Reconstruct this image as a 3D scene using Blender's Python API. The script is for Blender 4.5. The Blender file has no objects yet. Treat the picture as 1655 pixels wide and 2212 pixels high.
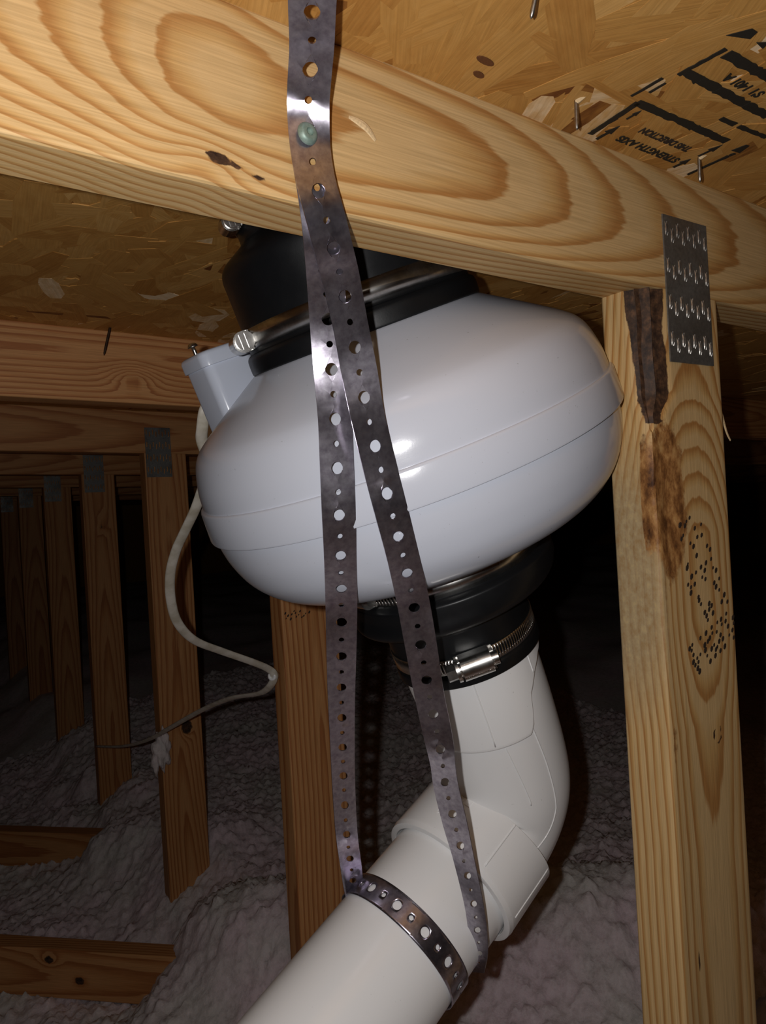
import bpy, bmesh, math, random
import numpy as np
from mathutils import Vector, Matrix, noise as mnoise

# ------------------------------------------------------------------ camera
SC = bpy.context.scene
COL = SC.collection
YAW, PITCH, ROLL, FPX = 33.95, 0.14, 3.33, 1580.0
def cam_axes():
    y, p, r = (math.radians(a) for a in (YAW, PITCH, ROLL))
    f = np.array([math.sin(y)*math.cos(p), math.cos(y)*math.cos(p), -math.sin(p)])
    rt = np.array([math.cos(y), -math.sin(y), 0.0]); up = np.cross(rt, f)
    return math.cos(r)*rt-math.sin(r)*up, math.sin(r)*rt+math.cos(r)*up, f
RT, UP, FW = cam_axes()
cd = bpy.data.cameras.new('camera'); cam = bpy.data.objects.new('camera', cd); COL.objects.link(cam)
cd.sensor_fit = 'VERTICAL'; cd.sensor_height = 24.0; cd.lens = FPX/2212*24.0
cd.clip_start = 0.01; cd.clip_end = 50
m3 = Matrix((RT, UP, -FW)).transposed()
cam.matrix_world = m3.to_4x4()
SC.camera = cam
# ------------------------------------------------------------------ world, flash, exposure
w = bpy.data.worlds.new('attic_air'); SC.world = w; w.use_nodes = True
w.node_tree.nodes['Background'].inputs[0].default_value = (0.9, 0.85, 0.9, 1)
w.node_tree.nodes['Background'].inputs[1].default_value = 0.0015
ld = bpy.data.lights.new('phone_flash', 'SPOT'); flash = bpy.data.objects.new('phone_flash', ld); COL.objects.link(flash)
ld.energy = 6.2; ld.shadow_soft_size = 0.0035; ld.spot_size = math.radians(178); ld.spot_blend = 0.5
ld.color = (1.0, 0.98, 0.97)
fm = m3.to_4x4(); fm.translation = Vector(-0.026*RT+0.008*UP+0.004*FW); flash.matrix_world = fm
vs = SC.view_settings
vs.view_transform = 'Standard'; vs.look = 'None'; vs.gamma = 1; vs.use_curve_mapping = False
vs.exposure = 0.0

# ------------------------------------------------------------------ helpers
RNG = np.random.default_rng(7)
random.seed(7)
def srgb(r, g, b):
    f = lambda c: c/12.92 if c <= 0.04045 else ((c+0.055)/1.055)**2.4
    return (f(r/255), f(g/255), f(b/255), 1.0)
class NT:
    def __init__(s, name):
        s.m = bpy.data.materials.new(name); s.m.use_nodes = True
        s.t = s.m.node_tree; s.b = s.t.nodes['Principled BSDF']
    def n(s, kind, **kw):
        nd = s.t.nodes.new('ShaderNode'+kind)
        for k, v in kw.items():
            if k.startswith('i_'):
                key = k[2:]; nd.inputs[int(key) if key.isdigit() else key.replace('_', ' ')].default_value = v
            else: setattr(nd, k, v)
        return nd
    def l(s, a, b): s.t.links.new(a, b)
    def ramp(s, fac, stops, interp='LINEAR'):
        r = s.n('ValToRGB'); r.color_ramp.interpolation = interp; e = r.color_ramp.elements
        while len(e) < len(stops): e.new(0.5)
        for k, (p, c) in enumerate(stops): e[k].position = p; e[k].color = c if len(c) == 4 else (*c, 1)
        if fac is not None: s.l(fac, r.inputs[0])
        return r
    def math(s, op, a, b=None, c=None):
        nd = s.n('Math', operation=op)
        for k, v in enumerate((a, b, c)):
            if v is None: continue
            if isinstance(v, (int, float)): nd.inputs[k].default_value = v
            else: s.l(v, nd.inputs[k])
        return nd.outputs[0]
    def mix(s, fac, a, b, mode='MIX'):
        nd = s.n('MixRGB', blend_type=mode)
        for k, v in enumerate((fac, a, b)):
            if isinstance(v, (int, float)): nd.inputs[k].default_value = v
            elif isinstance(v, tuple): nd.inputs[k].default_value = v
            else: s.l(v, nd.inputs[k])
        return nd.outputs[0]
    def attr(s, name): return s.n('Attribute', attribute_name=name)
    def noise(s, vec, scale, detail=3.0, rough=0.5, dim='3D'):
        nd = s.n('TexNoise', noise_dimensions=dim); nd.inputs['Scale'].default_value = scale
        nd.inputs['Detail'].default_value = detail; nd.inputs['Roughness'].default_value = rough
        if vec is not None: s.l(vec, nd.inputs['Vector'])
        return nd
    def scale(s, vec, sx, sy, sz):
        nd = s.n('VectorMath', operation='MULTIPLY'); s.l(vec, nd.inputs[0]); nd.inputs[1].default_value = (sx, sy, sz)
        return nd.outputs[0]
    def bump(s, h, strength, dist):
        nd = s.n('Bump'); nd.inputs['Strength'].default_value = strength; nd.inputs['Distance'].default_value = dist
        s.l(h, nd.inputs['Height']); s.l(nd.outputs[0], s.b.inputs['Normal'])
    def set(s, **kw):
        for k, v in kw.items(): s.b.inputs[k.replace('_', ' ')].default_value = v
        return s

def mesh_obj(name, verts, faces, mat=None, parent=None, origin=None, smooth=False, attrs=None, mods=None):
    """verts in world coordinates; object origin = parent's origin or the given one"""
    v = np.asarray(verts, dtype=float).reshape(-1, 3)
    if origin is None:
        origin = parent['_o'] if parent is not None else (v.min(0)+v.max(0))/2*np.array([1, 1, 0])+np.array([0, 0, v[:, 2].min()])
    o0 = np.array(origin, dtype=float)
    me = bpy.data.meshes.new(name)
    if isinstance(faces, np.ndarray): faces = faces.tolist()
    me.from_pydata((v-o0).tolist(), [], faces); 
    if attrs:
        for an, (kind, data) in attrs.items():
            if kind == 'F':
                a = me.attributes.new(an, 'FLOAT', 'POINT'); a.data.foreach_set('value', np.asarray(data, dtype=np.float32).ravel())
            elif kind == 'V':
                a = me.attributes.new(an, 'FLOAT_VECTOR', 'POINT'); a.data.foreach_set('vector', np.asarray(data, dtype=np.float32).ravel())
            elif kind == 'C':
                a = me.attributes.new(an, 'FLOAT_COLOR', 'POINT'); a.data.foreach_set('color', np.asarray(data, dtype=np.float32).ravel())
    me.validate(); me.update()
    if smooth: me.polygons.foreach_set('use_smooth', [True]*len(me.polygons))
    ob = bpy.data.objects.new(name, me); COL.objects.link(ob)
    if mat: me.materials.append(mat)
    if parent is not None:
        ob.parent = parent; ob['_o'] = list(o0)
        ob.location = Vector(o0)-Vector(parent['_o'])
    else:
        ob.location = o0; ob['_o'] = list(o0)
    return ob
def thing(name, loc, label, cat, group=None):
    o = bpy.data.objects.new(name, None); COL.objects.link(o); o.location = loc; o['_o'] = list(map(float, loc))
    o.empty_display_size = 0.02
    o['label'] = label; o['category'] = cat
    if group: o['group'] = group
    return o
def tag(o, label, cat, group=None, kind=None):
    if label: o['label'] = label
    if cat: o['category'] = cat
    if group: o['group'] = group
    if kind: o['kind'] = kind
    return o
def nrm(v): v = np.asarray(v, float); return v/np.linalg.norm(v)
def frame(c, n, ref=(0, 1, 0)):
    """4x4 with local z along n, local x pointing as near as possible to -ref x n (camera-left), origin c"""
    n = nrm(n); y = np.array(ref, float); y = nrm(y-(y@n)*n); x = np.cross(y, n)
    return np.array([[x[0], y[0], n[0], c[0]], [x[1], y[1], n[1], c[1]], [x[2], y[2], n[2], c[2]], [0, 0, 0, 1]])
def xf(M, P): P = np.asarray(P, float).reshape(-1, 3); return P@M[:3, :3].T+M[:3, 3]
def lathe(prof, M, N=96, off=None, closed=False):
    V = []; F = []; k = len(prof)
    for (r, t) in prof:
        o = (0, 0) if off is None else off(t)
        for j in range(N):
            a = 2*math.pi*j/N; V.append((o[0]+r*math.cos(a), o[1]+r*math.sin(a), t))
    for i in range(k if closed else k-1):
        i2 = (i+1) % k
        for j in range(N):
            j2 = (j+1) % N; F.append((i*N+j, i*N+j2, i2*N+j2, i2*N+j))
    return xf(M, V), F
def smooth_prof(pts, n=6):
    """Catmull-Rom through profile points; a repeated point keeps a sharp corner"""
    P = np.array(pts, float); out = []
    for i in range(len(P)-1):
        p0 = P[max(i-1, 0)]; p1 = P[i]; p2 = P[i+1]; p3 = P[min(i+2, len(P)-1)]
        if np.allclose(p1, p2): continue
        for t in np.linspace(0, 1, n, endpoint=False):
            out.append(0.5*((2*p1)+(-p0+p2)*t+(2*p0-5*p1+4*p2-p3)*t*t+(-p0+3*p1-3*p2+p3)*t**3))
    out.append(P[-1]); return [tuple(x) for x in out]
def catmull(P, s):
    """P: (n,k) control rows at equal parameter, s in [0,n-1]"""
    P = np.asarray(P, float); n = len(P); s = np.clip(np.asarray(s, float), 0, n-1-1e-9); i = np.floor(s).astype(int); t = (s-i)[..., None]
    g = lambda k: P[np.clip(k, 0, n-1)]
    p0, p1, p2, p3 = g(i-1), g(i), g(i+1), g(i+2)
    return 0.5*((2*p1)+(-p0+p2)*t+(2*p0-5*p1+4*p2-p3)*t*t+(-p0+3*p1-3*p2+p3)*t**3)
def box(c0, c1):
    (x0, y0, z0), (x1, y1, z1) = c0, c1
    V = [(x, y, z) for x in (x0, x1) for y in (y0, y1) for z in (z0, z1)]
    F = [(0, 1, 3, 2), (4, 6, 7, 5), (0, 4, 5, 1), (2, 3, 7, 6), (0, 2, 6, 4), (1, 5, 7, 3)]
    return np.array(V, float), F
def merge(parts):
    V = []; F = []; n = 0
    for v, f in parts:
        v = np.asarray(v, float); V.append(v); F += [tuple(i+n for i in q) for q in f]; n += len(v)
    return np.concatenate(V), F
def bevel(o, w=0.001, seg=2, angle=0.6):
    m = o.modifiers.new('bevel', 'BEVEL'); m.width = w; m.segments = seg; m.limit_method = 'ANGLE'; m.angle_limit = angle; return o
def tube(path, rad, N=12, cap=True, flat=None, ref=(0, 0, 1)):
    """tube along a polyline; rad scalar or list; flat=(a,b) scales the section along side/normal"""
    P = np.asarray(path, float); n = len(P); T = np.gradient(P, axis=0); T /= np.linalg.norm(T, axis=1)[:, None]
    up = np.array(ref, float); V = []; F = []
    R_ = np.full(n, rad) if np.isscalar(rad) else np.asarray(rad, float)
    u = nrm(up-(up@T[0])*T[0])
    for i in range(n):
        u = nrm(u-(u@T[i])*T[i]); b = np.cross(T[i], u)
        for j in range(N):
            a = 2*math.pi*j/N; ca, sa = math.cos(a), math.sin(a)
            if flat: ca *= flat[0]; sa *= flat[1]
            V.append(P[i]+R_[i]*(ca*u+sa*b))
    for i in range(n-1):
        for j in range(N): j2 = (j+1) % N; F.append((i*N+j, i*N+j2, (i+1)*N+j2, (i+1)*N+j))
    if cap: F.append(tuple(range(N))[::-1]); F.append(tuple((n-1)*N+j for j in range(N)))
    return np.array(V), F
class SN:
    """cheap smooth value noise: sum of random sines"""
    def __init__(s, seed, freqs, dim=1):
        r = np.random.default_rng(seed); s.w = [(f*nrm(r.normal(size=dim)) if dim > 1 else np.array([f]), r.uniform(0, 6.28), 1/(1+k*0.4)) for k, f in enumerate(freqs)]
    def __call__(s, *x):
        return sum(a*np.sin(sum(c*xx for c, xx in zip(w_, x))+p) for w_, p, a in s.w)/len(s.w)*1.4
def gridnoise(X, Y, cell, seed):
    """bilinear-smoothstep value noise in [-1,1] on a lattice"""
    r = np.random.default_rng(seed); G = r.uniform(-1, 1, (128, 128))
    x = X/cell; y = Y/cell; i = np.floor(x).astype(int); j = np.floor(y).astype(int); fx = x-i; fy = y-j
    fx = fx*fx*(3-2*fx); fy = fy*fy*(3-2*fy); g = lambda a, b: G[a % 128, b % 128]
    return (g(i, j)*(1-fx)+g(i+1, j)*fx)*(1-fy)+(g(i, j+1)*(1-fx)+g(i+1, j+1)*fx)*fy

# ------------------------------------------------------------------ materials
def wood_mat(name, pale, mid, late, warm=1.0):
    k = NT(name); ring = k.attr('ring').outputs['Fac']; g = k.attr('grain').outputs['Vector']; mask = k.attr('mask')
    d = k.noise(k.scale(g, 14, 160, 160), 1.0, 3); ringn = k.math('ADD', ring, k.math('MULTIPLY', k.math('SUBTRACT', d.outputs[0], 0.5), 0.38))
    fr = k.math('FRACT', ringn)
    r = k.ramp(fr, [(0.0, pale), (0.40, pale), (0.62, mid), (0.84, late), (0.93, late), (1.0, pale)])
    big = k.noise(k.scale(g, 5, 22, 22), 1.0, 2)
    streak = k.noise(k.scale(g, 18, 900, 900), 1.0, 2)
    c = k.mix(k.math('MULTIPLY', big.outputs[0], 0.55), r.outputs[0], mid)
    st = k.ramp(streak.outputs[0], [(0.3, (0.80, 0.78, 0.74, 1)), (0.7, (1.08, 1.06, 1.04, 1))])
    c = k.mix(1.0, c, st.outputs[0], 'MULTIPLY')
    sep = k.n('SeparateColor'); k.l(mask.outputs['Color'], sep.inputs[0])
    mot = k.noise(k.scale(g, 160, 220, 220), 1.0, 5, 0.65)
    bark = k.ramp(mot.outputs[0], [(0.35, srgb(38, 24, 18)), (0.52, srgb(66, 46, 32)), (0.72, srgb(104, 72, 48))])
    mot2 = k.noise(k.scale(g, 55, 110, 110), 1.0, 5, 0.68)
    torn = k.ramp(mot2.outputs[0], [(0.32, srgb(70, 42, 24)), (0.45, srgb(124, 82, 44)), (0.55, srgb(160, 114, 66)), (0.7, srgb(196, 154, 98))])
    gray = k.ramp(mot.outputs[0], [(0.3, srgb(150, 120, 80)), (0.55, srgb(168, 150, 118)), (0.75, srgb(196, 172, 124))])
    thr = lambda ch: k.ramp(k.math('ADD', ch, k.math('MULTIPLY', k.math('SUBTRACT', mot.outputs[0], 0.5), 0.6)), [(0.42, (0, 0, 0, 1)), (0.58, (1, 1, 1, 1))]).outputs[0]
    c = k.mix(k.math('MULTIPLY', sep.outputs[2], 0.75), c, gray.outputs[0])
    c = k.mix(thr(sep.outputs[1]), c, torn.outputs[0])
    c = k.mix(thr(sep.outputs[0]), c, bark.outputs[0])
    k.l(c, k.b.inputs['Base Color']); k.set(Roughness=0.58)
    k.b.inputs['Specular IOR Level'].default_value = 0.3
    h = k.math('ADD', k.math('MULTIPLY', fr, 0.25), k.math('ADD', k.math('MULTIPLY', streak.outputs[0], 0.5), k.math('MULTIPLY', mot.outputs[0], 0.5)))
    k.bump(h, 0.25, 0.0008)
    return k.m
PINE = wood_mat('pine_lumber', srgb(208, 178, 130), srgb(196, 158, 102), srgb(164, 112, 58))
PINE2 = wood_mat('orange_pine_lumber', srgb(206, 154, 102), srgb(190, 132, 80), srgb(160, 98, 56))

def osb_mat():
    k = NT('oriented_strand_board'); tone = k.attr('tone').outputs['Fac']; g = k.attr('grain').outputs['Vector']
    s1 = k.noise(k.scale(g, 22, 700, 1), 1.0, 3); s2 = k.noise(k.scale(g, 55, 120, 1), 1.0, 4, 0.6)
    t = k.math('ADD', tone, k.math('MULTIPLY', k.math('SUBTRACT', s2.outputs[0], 0.5), 0.45))
    r = k.ramp(t, [(0.0, srgb(112, 66, 30)), (0.2, srgb(168, 116, 54)), (0.5, srgb(190, 142, 76)), (0.8, srgb(204, 160, 96)), (1.0, srgb(236, 212, 176))])
    st = k.ramp(s1.outputs[0], [(0.3, (0.85, 0.83, 0.79, 1)), (0.68, (1.06, 1.05, 1.04, 1))])
    c = k.mix(1.0, r.outputs[0], st.outputs[0], 'MULTIPLY')
    k.l(c, k.b.inputs['Base Color']); k.set(Roughness=0.6); k.b.inputs['Specular IOR Level'].default_value = 0.3
    k.bump(k.math('ADD', s1.outputs[0], s2.outputs[0]), 0.3, 0.0006)
    return k.m
OSB = osb_mat()
def plastic(name, col, rough, spec=0.5, speck=0.0, bump=0.0):
    k = NT(name); tc = k.n('TexCoord'); n1 = k.noise(tc.outputs['Object'], 35, 4, 0.6)
    dirt = k.noise(tc.outputs['Object'], 420, 2, 0.5)
    c = k.mix(k.math('MULTIPLY', n1.outputs[0], 0.08), col, tuple(x*0.8 for x in col[:3])+(1,))
    d = k.ramp(dirt.outputs[0], [(0.74, (0, 0, 0, 1)), (0.80, (1, 1, 1, 1))])
    c = k.mix(k.math('MULTIPLY', d.outputs[0], speck), c, srgb(90, 78, 66))
    k.l(c, k.b.inputs['Base Color']); k.b.inputs['Specular IOR Level'].default_value = spec
    rr = k.ramp(n1.outputs[0], [(0.3, (rough*0.85,)*3+(1,)), (0.7, (rough*1.15,)*3+(1,))]); k.l(rr.outputs[0], k.b.inputs['Roughness'])
    if bump: k.bump(k.noise(tc.outputs['Object'], 900, 2).outputs[0], bump, 0.0003)
    return k.m
WHITE = plastic('white_fan_plastic', srgb(194, 198, 209), 0.17, 0.5, 0.5, 0.05)
WHITE_BOX = plastic('white_box_plastic', srgb(200, 206, 220), 0.2, 0.5, 0.1)
PVC = plastic('white_pvc', srgb(246, 246, 246), 0.2, 0.5, 0.35, 0.04)
RUBBER = plastic('black_rubber', srgb(17, 18, 20), 0.42, 0.4, 0.15, 0.1)
def cable_mat():
    k = NT('white_cable_sheath'); tc = k.n('TexCoord'); n1 = k.noise(tc.outputs['Object'], 60, 4)
    r = k.ramp(n1.outputs[0], [(0.35, srgb(186, 178, 160)), (0.6, srgb(214, 208, 196))]); k.l(r.outputs[0], k.b.inputs['Base Color']); k.set(Roughness=0.45)
    return k.m
CABLE = cable_mat()
def metal(name, c1, c2, rough, scale=180, bump=0.08, stretch=(1, 1, 1), met=1.0):
    k = NT(name); tc = k.n('TexCoord'); v = k.scale(tc.outputs['Object'], *stretch); n1 = k.noise(v, scale, 4, 0.6); n2 = k.noise(v, scale*0.12, 3)
    r = k.ramp(n1.outputs[0], [(0.3, c1), (0.7, c2)]); k.l(r.outputs[0], k.b.inputs['Base Color']); k.set(Metallic=met)
    rr = k.ramp(n2.outputs[0], [(0.3, (rough*0.75,)*3+(1,)), (0.7, (rough*1.3,)*3+(1,))]); k.l(rr.outputs[0], k.b.inputs['Roughness'])
    k.bump(n1.outputs[0], bump, 0.0003)
    return k.m
ZINC = metal('galvanized_strap_steel', srgb(150, 143, 156), srgb(190, 186, 196), 0.27, 260, 0.06, met=0.955)
PLATE = metal('galvanized_plate_steel', srgb(112, 112, 110), srgb(138, 138, 134), 0.5, 300, 0.08, met=0.75)
STEEL = metal('stainless_steel', srgb(196, 194, 190), srgb(226, 224, 220), 0.27, 240, 0.03)
NAIL = metal('nail_steel', srgb(150, 144, 138), srgb(186, 182, 176), 0.3, 400)
RUST = metal('dark_rusty_steel', srgb(66, 52, 44), srgb(96, 78, 62), 0.6, 500)
GREENSC = metal('green_coated_steel', srgb(112, 134, 124), srgb(140, 158, 148), 0.45, 400, 0.05, met=0.4)
def plain(name, col, rough=0.8):
    k = NT(name); tc = k.n('TexCoord'); n1 = k.noise(tc.outputs['Object'], 900, 3)
    r = k.ramp(n1.outputs[0], [(0.3, tuple(x*0.75 for x in col[:3])+(1,)), (0.7, col)]); k.l(r.outputs[0], k.b.inputs['Base Color']); k.set(Roughness=rough)
    return k.m
INK = plain('black_stamp_ink', srgb(34, 30, 22), 0.7)
INK2 = plain('brown_black_stamp_ink', srgb(52, 40, 30), 0.7)
SPLINT = plain('raw_split_wood', srgb(226, 196, 150), 0.7)
def insul_mat():
    k = NT('loose_fill_insulation'); tc = k.n('TexCoord'); n1 = k.noise(tc.outputs['Object'], 5, 4, 0.6); n2 = k.noise(tc.outputs['Object'], 70, 5, 0.7); n3 = k.noise(tc.outputs['Object'], 240, 3, 0.6)
    r = k.ramp(n1.outputs[0], [(0.38, srgb(226, 222, 218)), (0.62, srgb(238, 220, 226))])
    d = k.ramp(n2.outputs[0], [(0.3, (0.74, 0.73, 0.71, 1)), (0.55, (1, 1, 1, 1))])
    c = k.mix(1.0, r.outputs[0], d.outputs[0], 'MULTIPLY'); k.l(c, k.b.inputs['Base Color']); k.set(Roughness=0.95); k.b.inputs['Specular IOR Level'].default_value = 0.05
    k.bump(k.math('ADD', n2.outputs[0], n3.outputs[0]), 0.4, 0.005)
    k.b.inputs['Subsurface Weight'].default_value = 0.6; k.b.inputs['Subsurface Radius'].default_value = (1, 1, 1); k.b.inputs['Subsurface Scale'].default_value = 0.012
    return k.m
INSUL = insul_mat()

# measured positions (metres)
RIGHT = [[[0.1312,0.2237,0.2505],[0.151,0.2195,0.2559]],[[0.1362,0.2383,0.2358],[0.1548,0.2302,0.2368]],[[0.1421,0.2546,0.2231],[0.159,0.2432,0.2206]],[[0.1492,0.2707,0.2167],[0.1668,0.2604,0.2157]],[[0.1589,0.2895,0.2107],[0.1773,0.281,0.2109]],[[0.1646,0.3033,0.2052],[0.1815,0.2919,0.2028]],[[0.1679,0.3116,0.1977],[0.1851,0.3006,0.1966]],[[0.1685,0.3129,0.1844],[0.1874,0.3057,0.1869]],[[0.1694,0.3126,0.1714],[0.1888,0.308,0.1765]],[[0.1713,0.312,0.1574],[0.1907,0.3083,0.1641]],[[0.1763,0.3139,0.1429],[0.1956,0.3094,0.1496]],[[0.1841,0.3213,0.1307],[0.2032,0.3156,0.1365]],[[0.1933,0.3316,0.1211],[0.2121,0.3245,0.1258]],[[0.2033,0.3399,0.1002],[0.223,0.3357,0.1047]],[[0.2116,0.3477,0.0771],[0.2304,0.3401,0.0805]],[[0.2164,0.348,0.0513],[0.2361,0.3435,0.0552]],[[0.2231,0.3495,0.0251],[0.2427,0.3448,0.0291]],[[0.2293,0.3493,-0.0015],[0.2491,0.3449,0.0022]],[[0.243,0.3597,-0.0292],[0.2627,0.3545,-0.0262]],[[0.2602,0.3768,-0.0598],[0.277,0.3655,-0.0569]],[[0.2713,0.3861,-0.0915],[0.2882,0.3747,-0.0891]],[[0.285,0.3982,-0.1262],[0.2978,0.3828,-0.1223]],[[0.2923,0.4031,-0.1476],[0.3048,0.3875,-0.1429]],[[0.2981,0.4063,-0.1652],[0.3089,0.3896,-0.1602]],[[0.304,0.4104,-0.18],[0.3112,0.3919,-0.1745]],[[0.3093,0.4151,-0.1994],[0.3166,0.3968,-0.1926]],[[0.3197,0.4203,-0.2306],[0.3265,0.4019,-0.2225]],[[0.33,0.4244,-0.2585],[0.3335,0.4052,-0.2492]],[[0.3449,0.433,-0.3009],[0.3468,0.4136,-0.2909]],[[0.3532,0.4405,-0.3279],[0.3553,0.4211,-0.3183]],[[0.3623,0.4495,-0.3527],[0.3624,0.43,-0.3436]],[[0.3715,0.4633,-0.3772],[0.3691,0.4439,-0.3679]]]
LEFT = [[[0.1694,0.3143,0.1838],[0.1885,0.3078,0.1873]],[[0.1702,0.314,0.1723],[0.1896,0.3092,0.1771]],[[0.1721,0.3145,0.1592],[0.1915,0.3096,0.1641]],[[0.1761,0.3191,0.1461],[0.195,0.312,0.1491]],[[0.1811,0.3268,0.1337],[0.1999,0.3193,0.1355]],[[0.1886,0.3396,0.1244],[0.2067,0.3305,0.1253]],[[0.1973,0.3545,0.1044],[0.2143,0.3431,0.1044]],[[0.2017,0.3615,0.0803],[0.2198,0.3522,0.081]],[[0.2036,0.3628,0.0545],[0.2232,0.358,0.0554]],[[0.2045,0.3653,0.0286],[0.224,0.3602,0.0287]],[[0.2072,0.3712,0.0023],[0.2265,0.3651,0.0019]],[[0.2142,0.3842,-0.0253],[0.2336,0.3786,-0.0263]],[[0.2264,0.4077,-0.0561],[0.2445,0.3985,-0.0573]],[[0.2336,0.423,-0.0885],[0.2525,0.4161,-0.0905]],[[0.2422,0.4405,-0.1238],[0.2618,0.437,-0.1267]],[[0.251,0.4571,-0.1615],[0.2708,0.4564,-0.1654]],[[0.2601,0.4743,-0.2019],[0.2799,0.475,-0.2065]],[[0.2676,0.487,-0.2429],[0.2873,0.4882,-0.2477]],[[0.2781,0.5016,-0.2767],[0.2978,0.5026,-0.2812]],[[0.2861,0.5126,-0.3003],[0.3058,0.5144,-0.305]],[[0.2978,0.5283,-0.3259],[0.3174,0.5311,-0.3311]]]
DOTS = [(0.4777,-0.0209),(0.4819,-0.0184),(0.4702,-0.023),(0.4757,-0.0239),(0.473,-0.0307),(0.4708,-0.0331),(0.4875,-0.0264),(0.4956,-0.0241),(0.4847,-0.0396),(0.4811,-0.037),(0.49,-0.033),(0.4956,-0.032),(0.5016,-0.0404),(0.5052,-0.0433),(0.4879,-0.0465),(0.4803,-0.0612),(0.4859,-0.0587),(0.4925,-0.0554),(0.4991,-0.0528),(0.5058,-0.0505),(0.4766,-0.0517),(0.4756,-0.0543),(0.4788,-0.0688),(0.4755,-0.0666),(0.4784,-0.0728),(0.4836,-0.067),(0.4873,-0.0769),(0.5114,-0.0595),(0.5076,-0.0573),(0.497,-0.0582),(0.4972,-0.0647),(0.4934,-0.0629),(0.5081,-0.0686),(0.5102,-0.0717),(0.5149,-0.066),(0.4878,-0.0794),(0.4899,-0.0824),(0.494,-0.089),(0.4961,-0.0918),(0.4974,-0.095),(0.5002,-0.0832),(0.5032,-0.085),(0.4998,-0.0874),(0.5043,-0.0907),(0.5239,-0.0846),(0.5165,-0.0837),(0.5203,-0.0789),(0.5141,-0.0745),(0.4941,-0.1043),(0.4867,-0.1069),(0.5016,-0.1011),(0.5092,-0.0984),(0.5143,-0.0967),(0.5214,-0.0934),(0.5303,-0.0974),(0.5307,-0.1018),(0.5338,-0.1046),(0.5285,-0.1068),(0.5317,-0.1091),(0.5296,-0.1127),(0.5124,-0.1083),(0.5077,-0.1053),(0.502,-0.1054),(0.4985,-0.1086),(0.5153,-0.1116),(0.4959,-0.1106),(0.4917,-0.1127),(0.5035,-0.1145),(0.5001,-0.1168),(0.5074,-0.1165),(0.5172,-0.1176),(0.5056,-0.1181),(0.5112,-0.1199),(0.4921,-0.1165),(0.5044,-0.1226),(0.4976,-0.1257),(0.494,-0.121),(0.4771,-0.1178),(0.4856,-0.1187),(0.4763,-0.1104),(0.4752,-0.1143),(0.4766,-0.1228),(0.4815,-0.1208),(0.4827,-0.1238),(0.4787,-0.1254),(0.4815,-0.1281),(0.4836,-0.1308),(0.473,-0.1126),(0.5148,-0.1006),(0.52,-0.0989),(0.5229,-0.1031),(0.5239,-0.11),(0.5103,-0.1127)]
DOTS1 = [(0.45,-0.1358),(0.4541,-0.1396),(0.4599,-0.1384),(0.4658,-0.1372),(0.4707,-0.1404),(0.4756,-0.1443),(0.4669,-0.1426),(0.4818,-0.1399),(0.451,-0.1431),(0.4581,-0.1447),(0.4732,-0.1355),(0.4638,-0.1343),(0.4787,-0.1428),(0.4878,-0.1387)]
CABLE_PTS = [[0.2413,0.6335,0.1019],[0.2393,0.6348,0.0966],[0.2391,0.641,0.084],[0.2418,0.6512,0.0746],[0.2504,0.6634,0.0607],[0.2558,0.6778,0.0464],[0.2563,0.6955,0.0318],[0.2561,0.7197,0.012],[0.254,0.7512,-0.0111],[0.2522,0.7764,-0.0307],[0.2523,0.8004,-0.0565],[0.2592,0.8258,-0.0872],[0.2739,0.852,-0.1179],[0.3009,0.8759,-0.1454],[0.3449,0.9005,-0.1691],[0.3943,0.9214,-0.1938],[0.4223,0.9326,-0.2096],[0.4308,0.9341,-0.2197],[0.4322,0.95,-0.2367],[0.4344,0.9967,-0.2571],[0.4304,1.0958,-0.2811],[0.431,1.2279,-0.3243],[0.4272,1.3749,-0.3809],[0.4239,1.5577,-0.4508],[0.4163,1.7435,-0.5065],[0.4007,1.9347,-0.548]]

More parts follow.
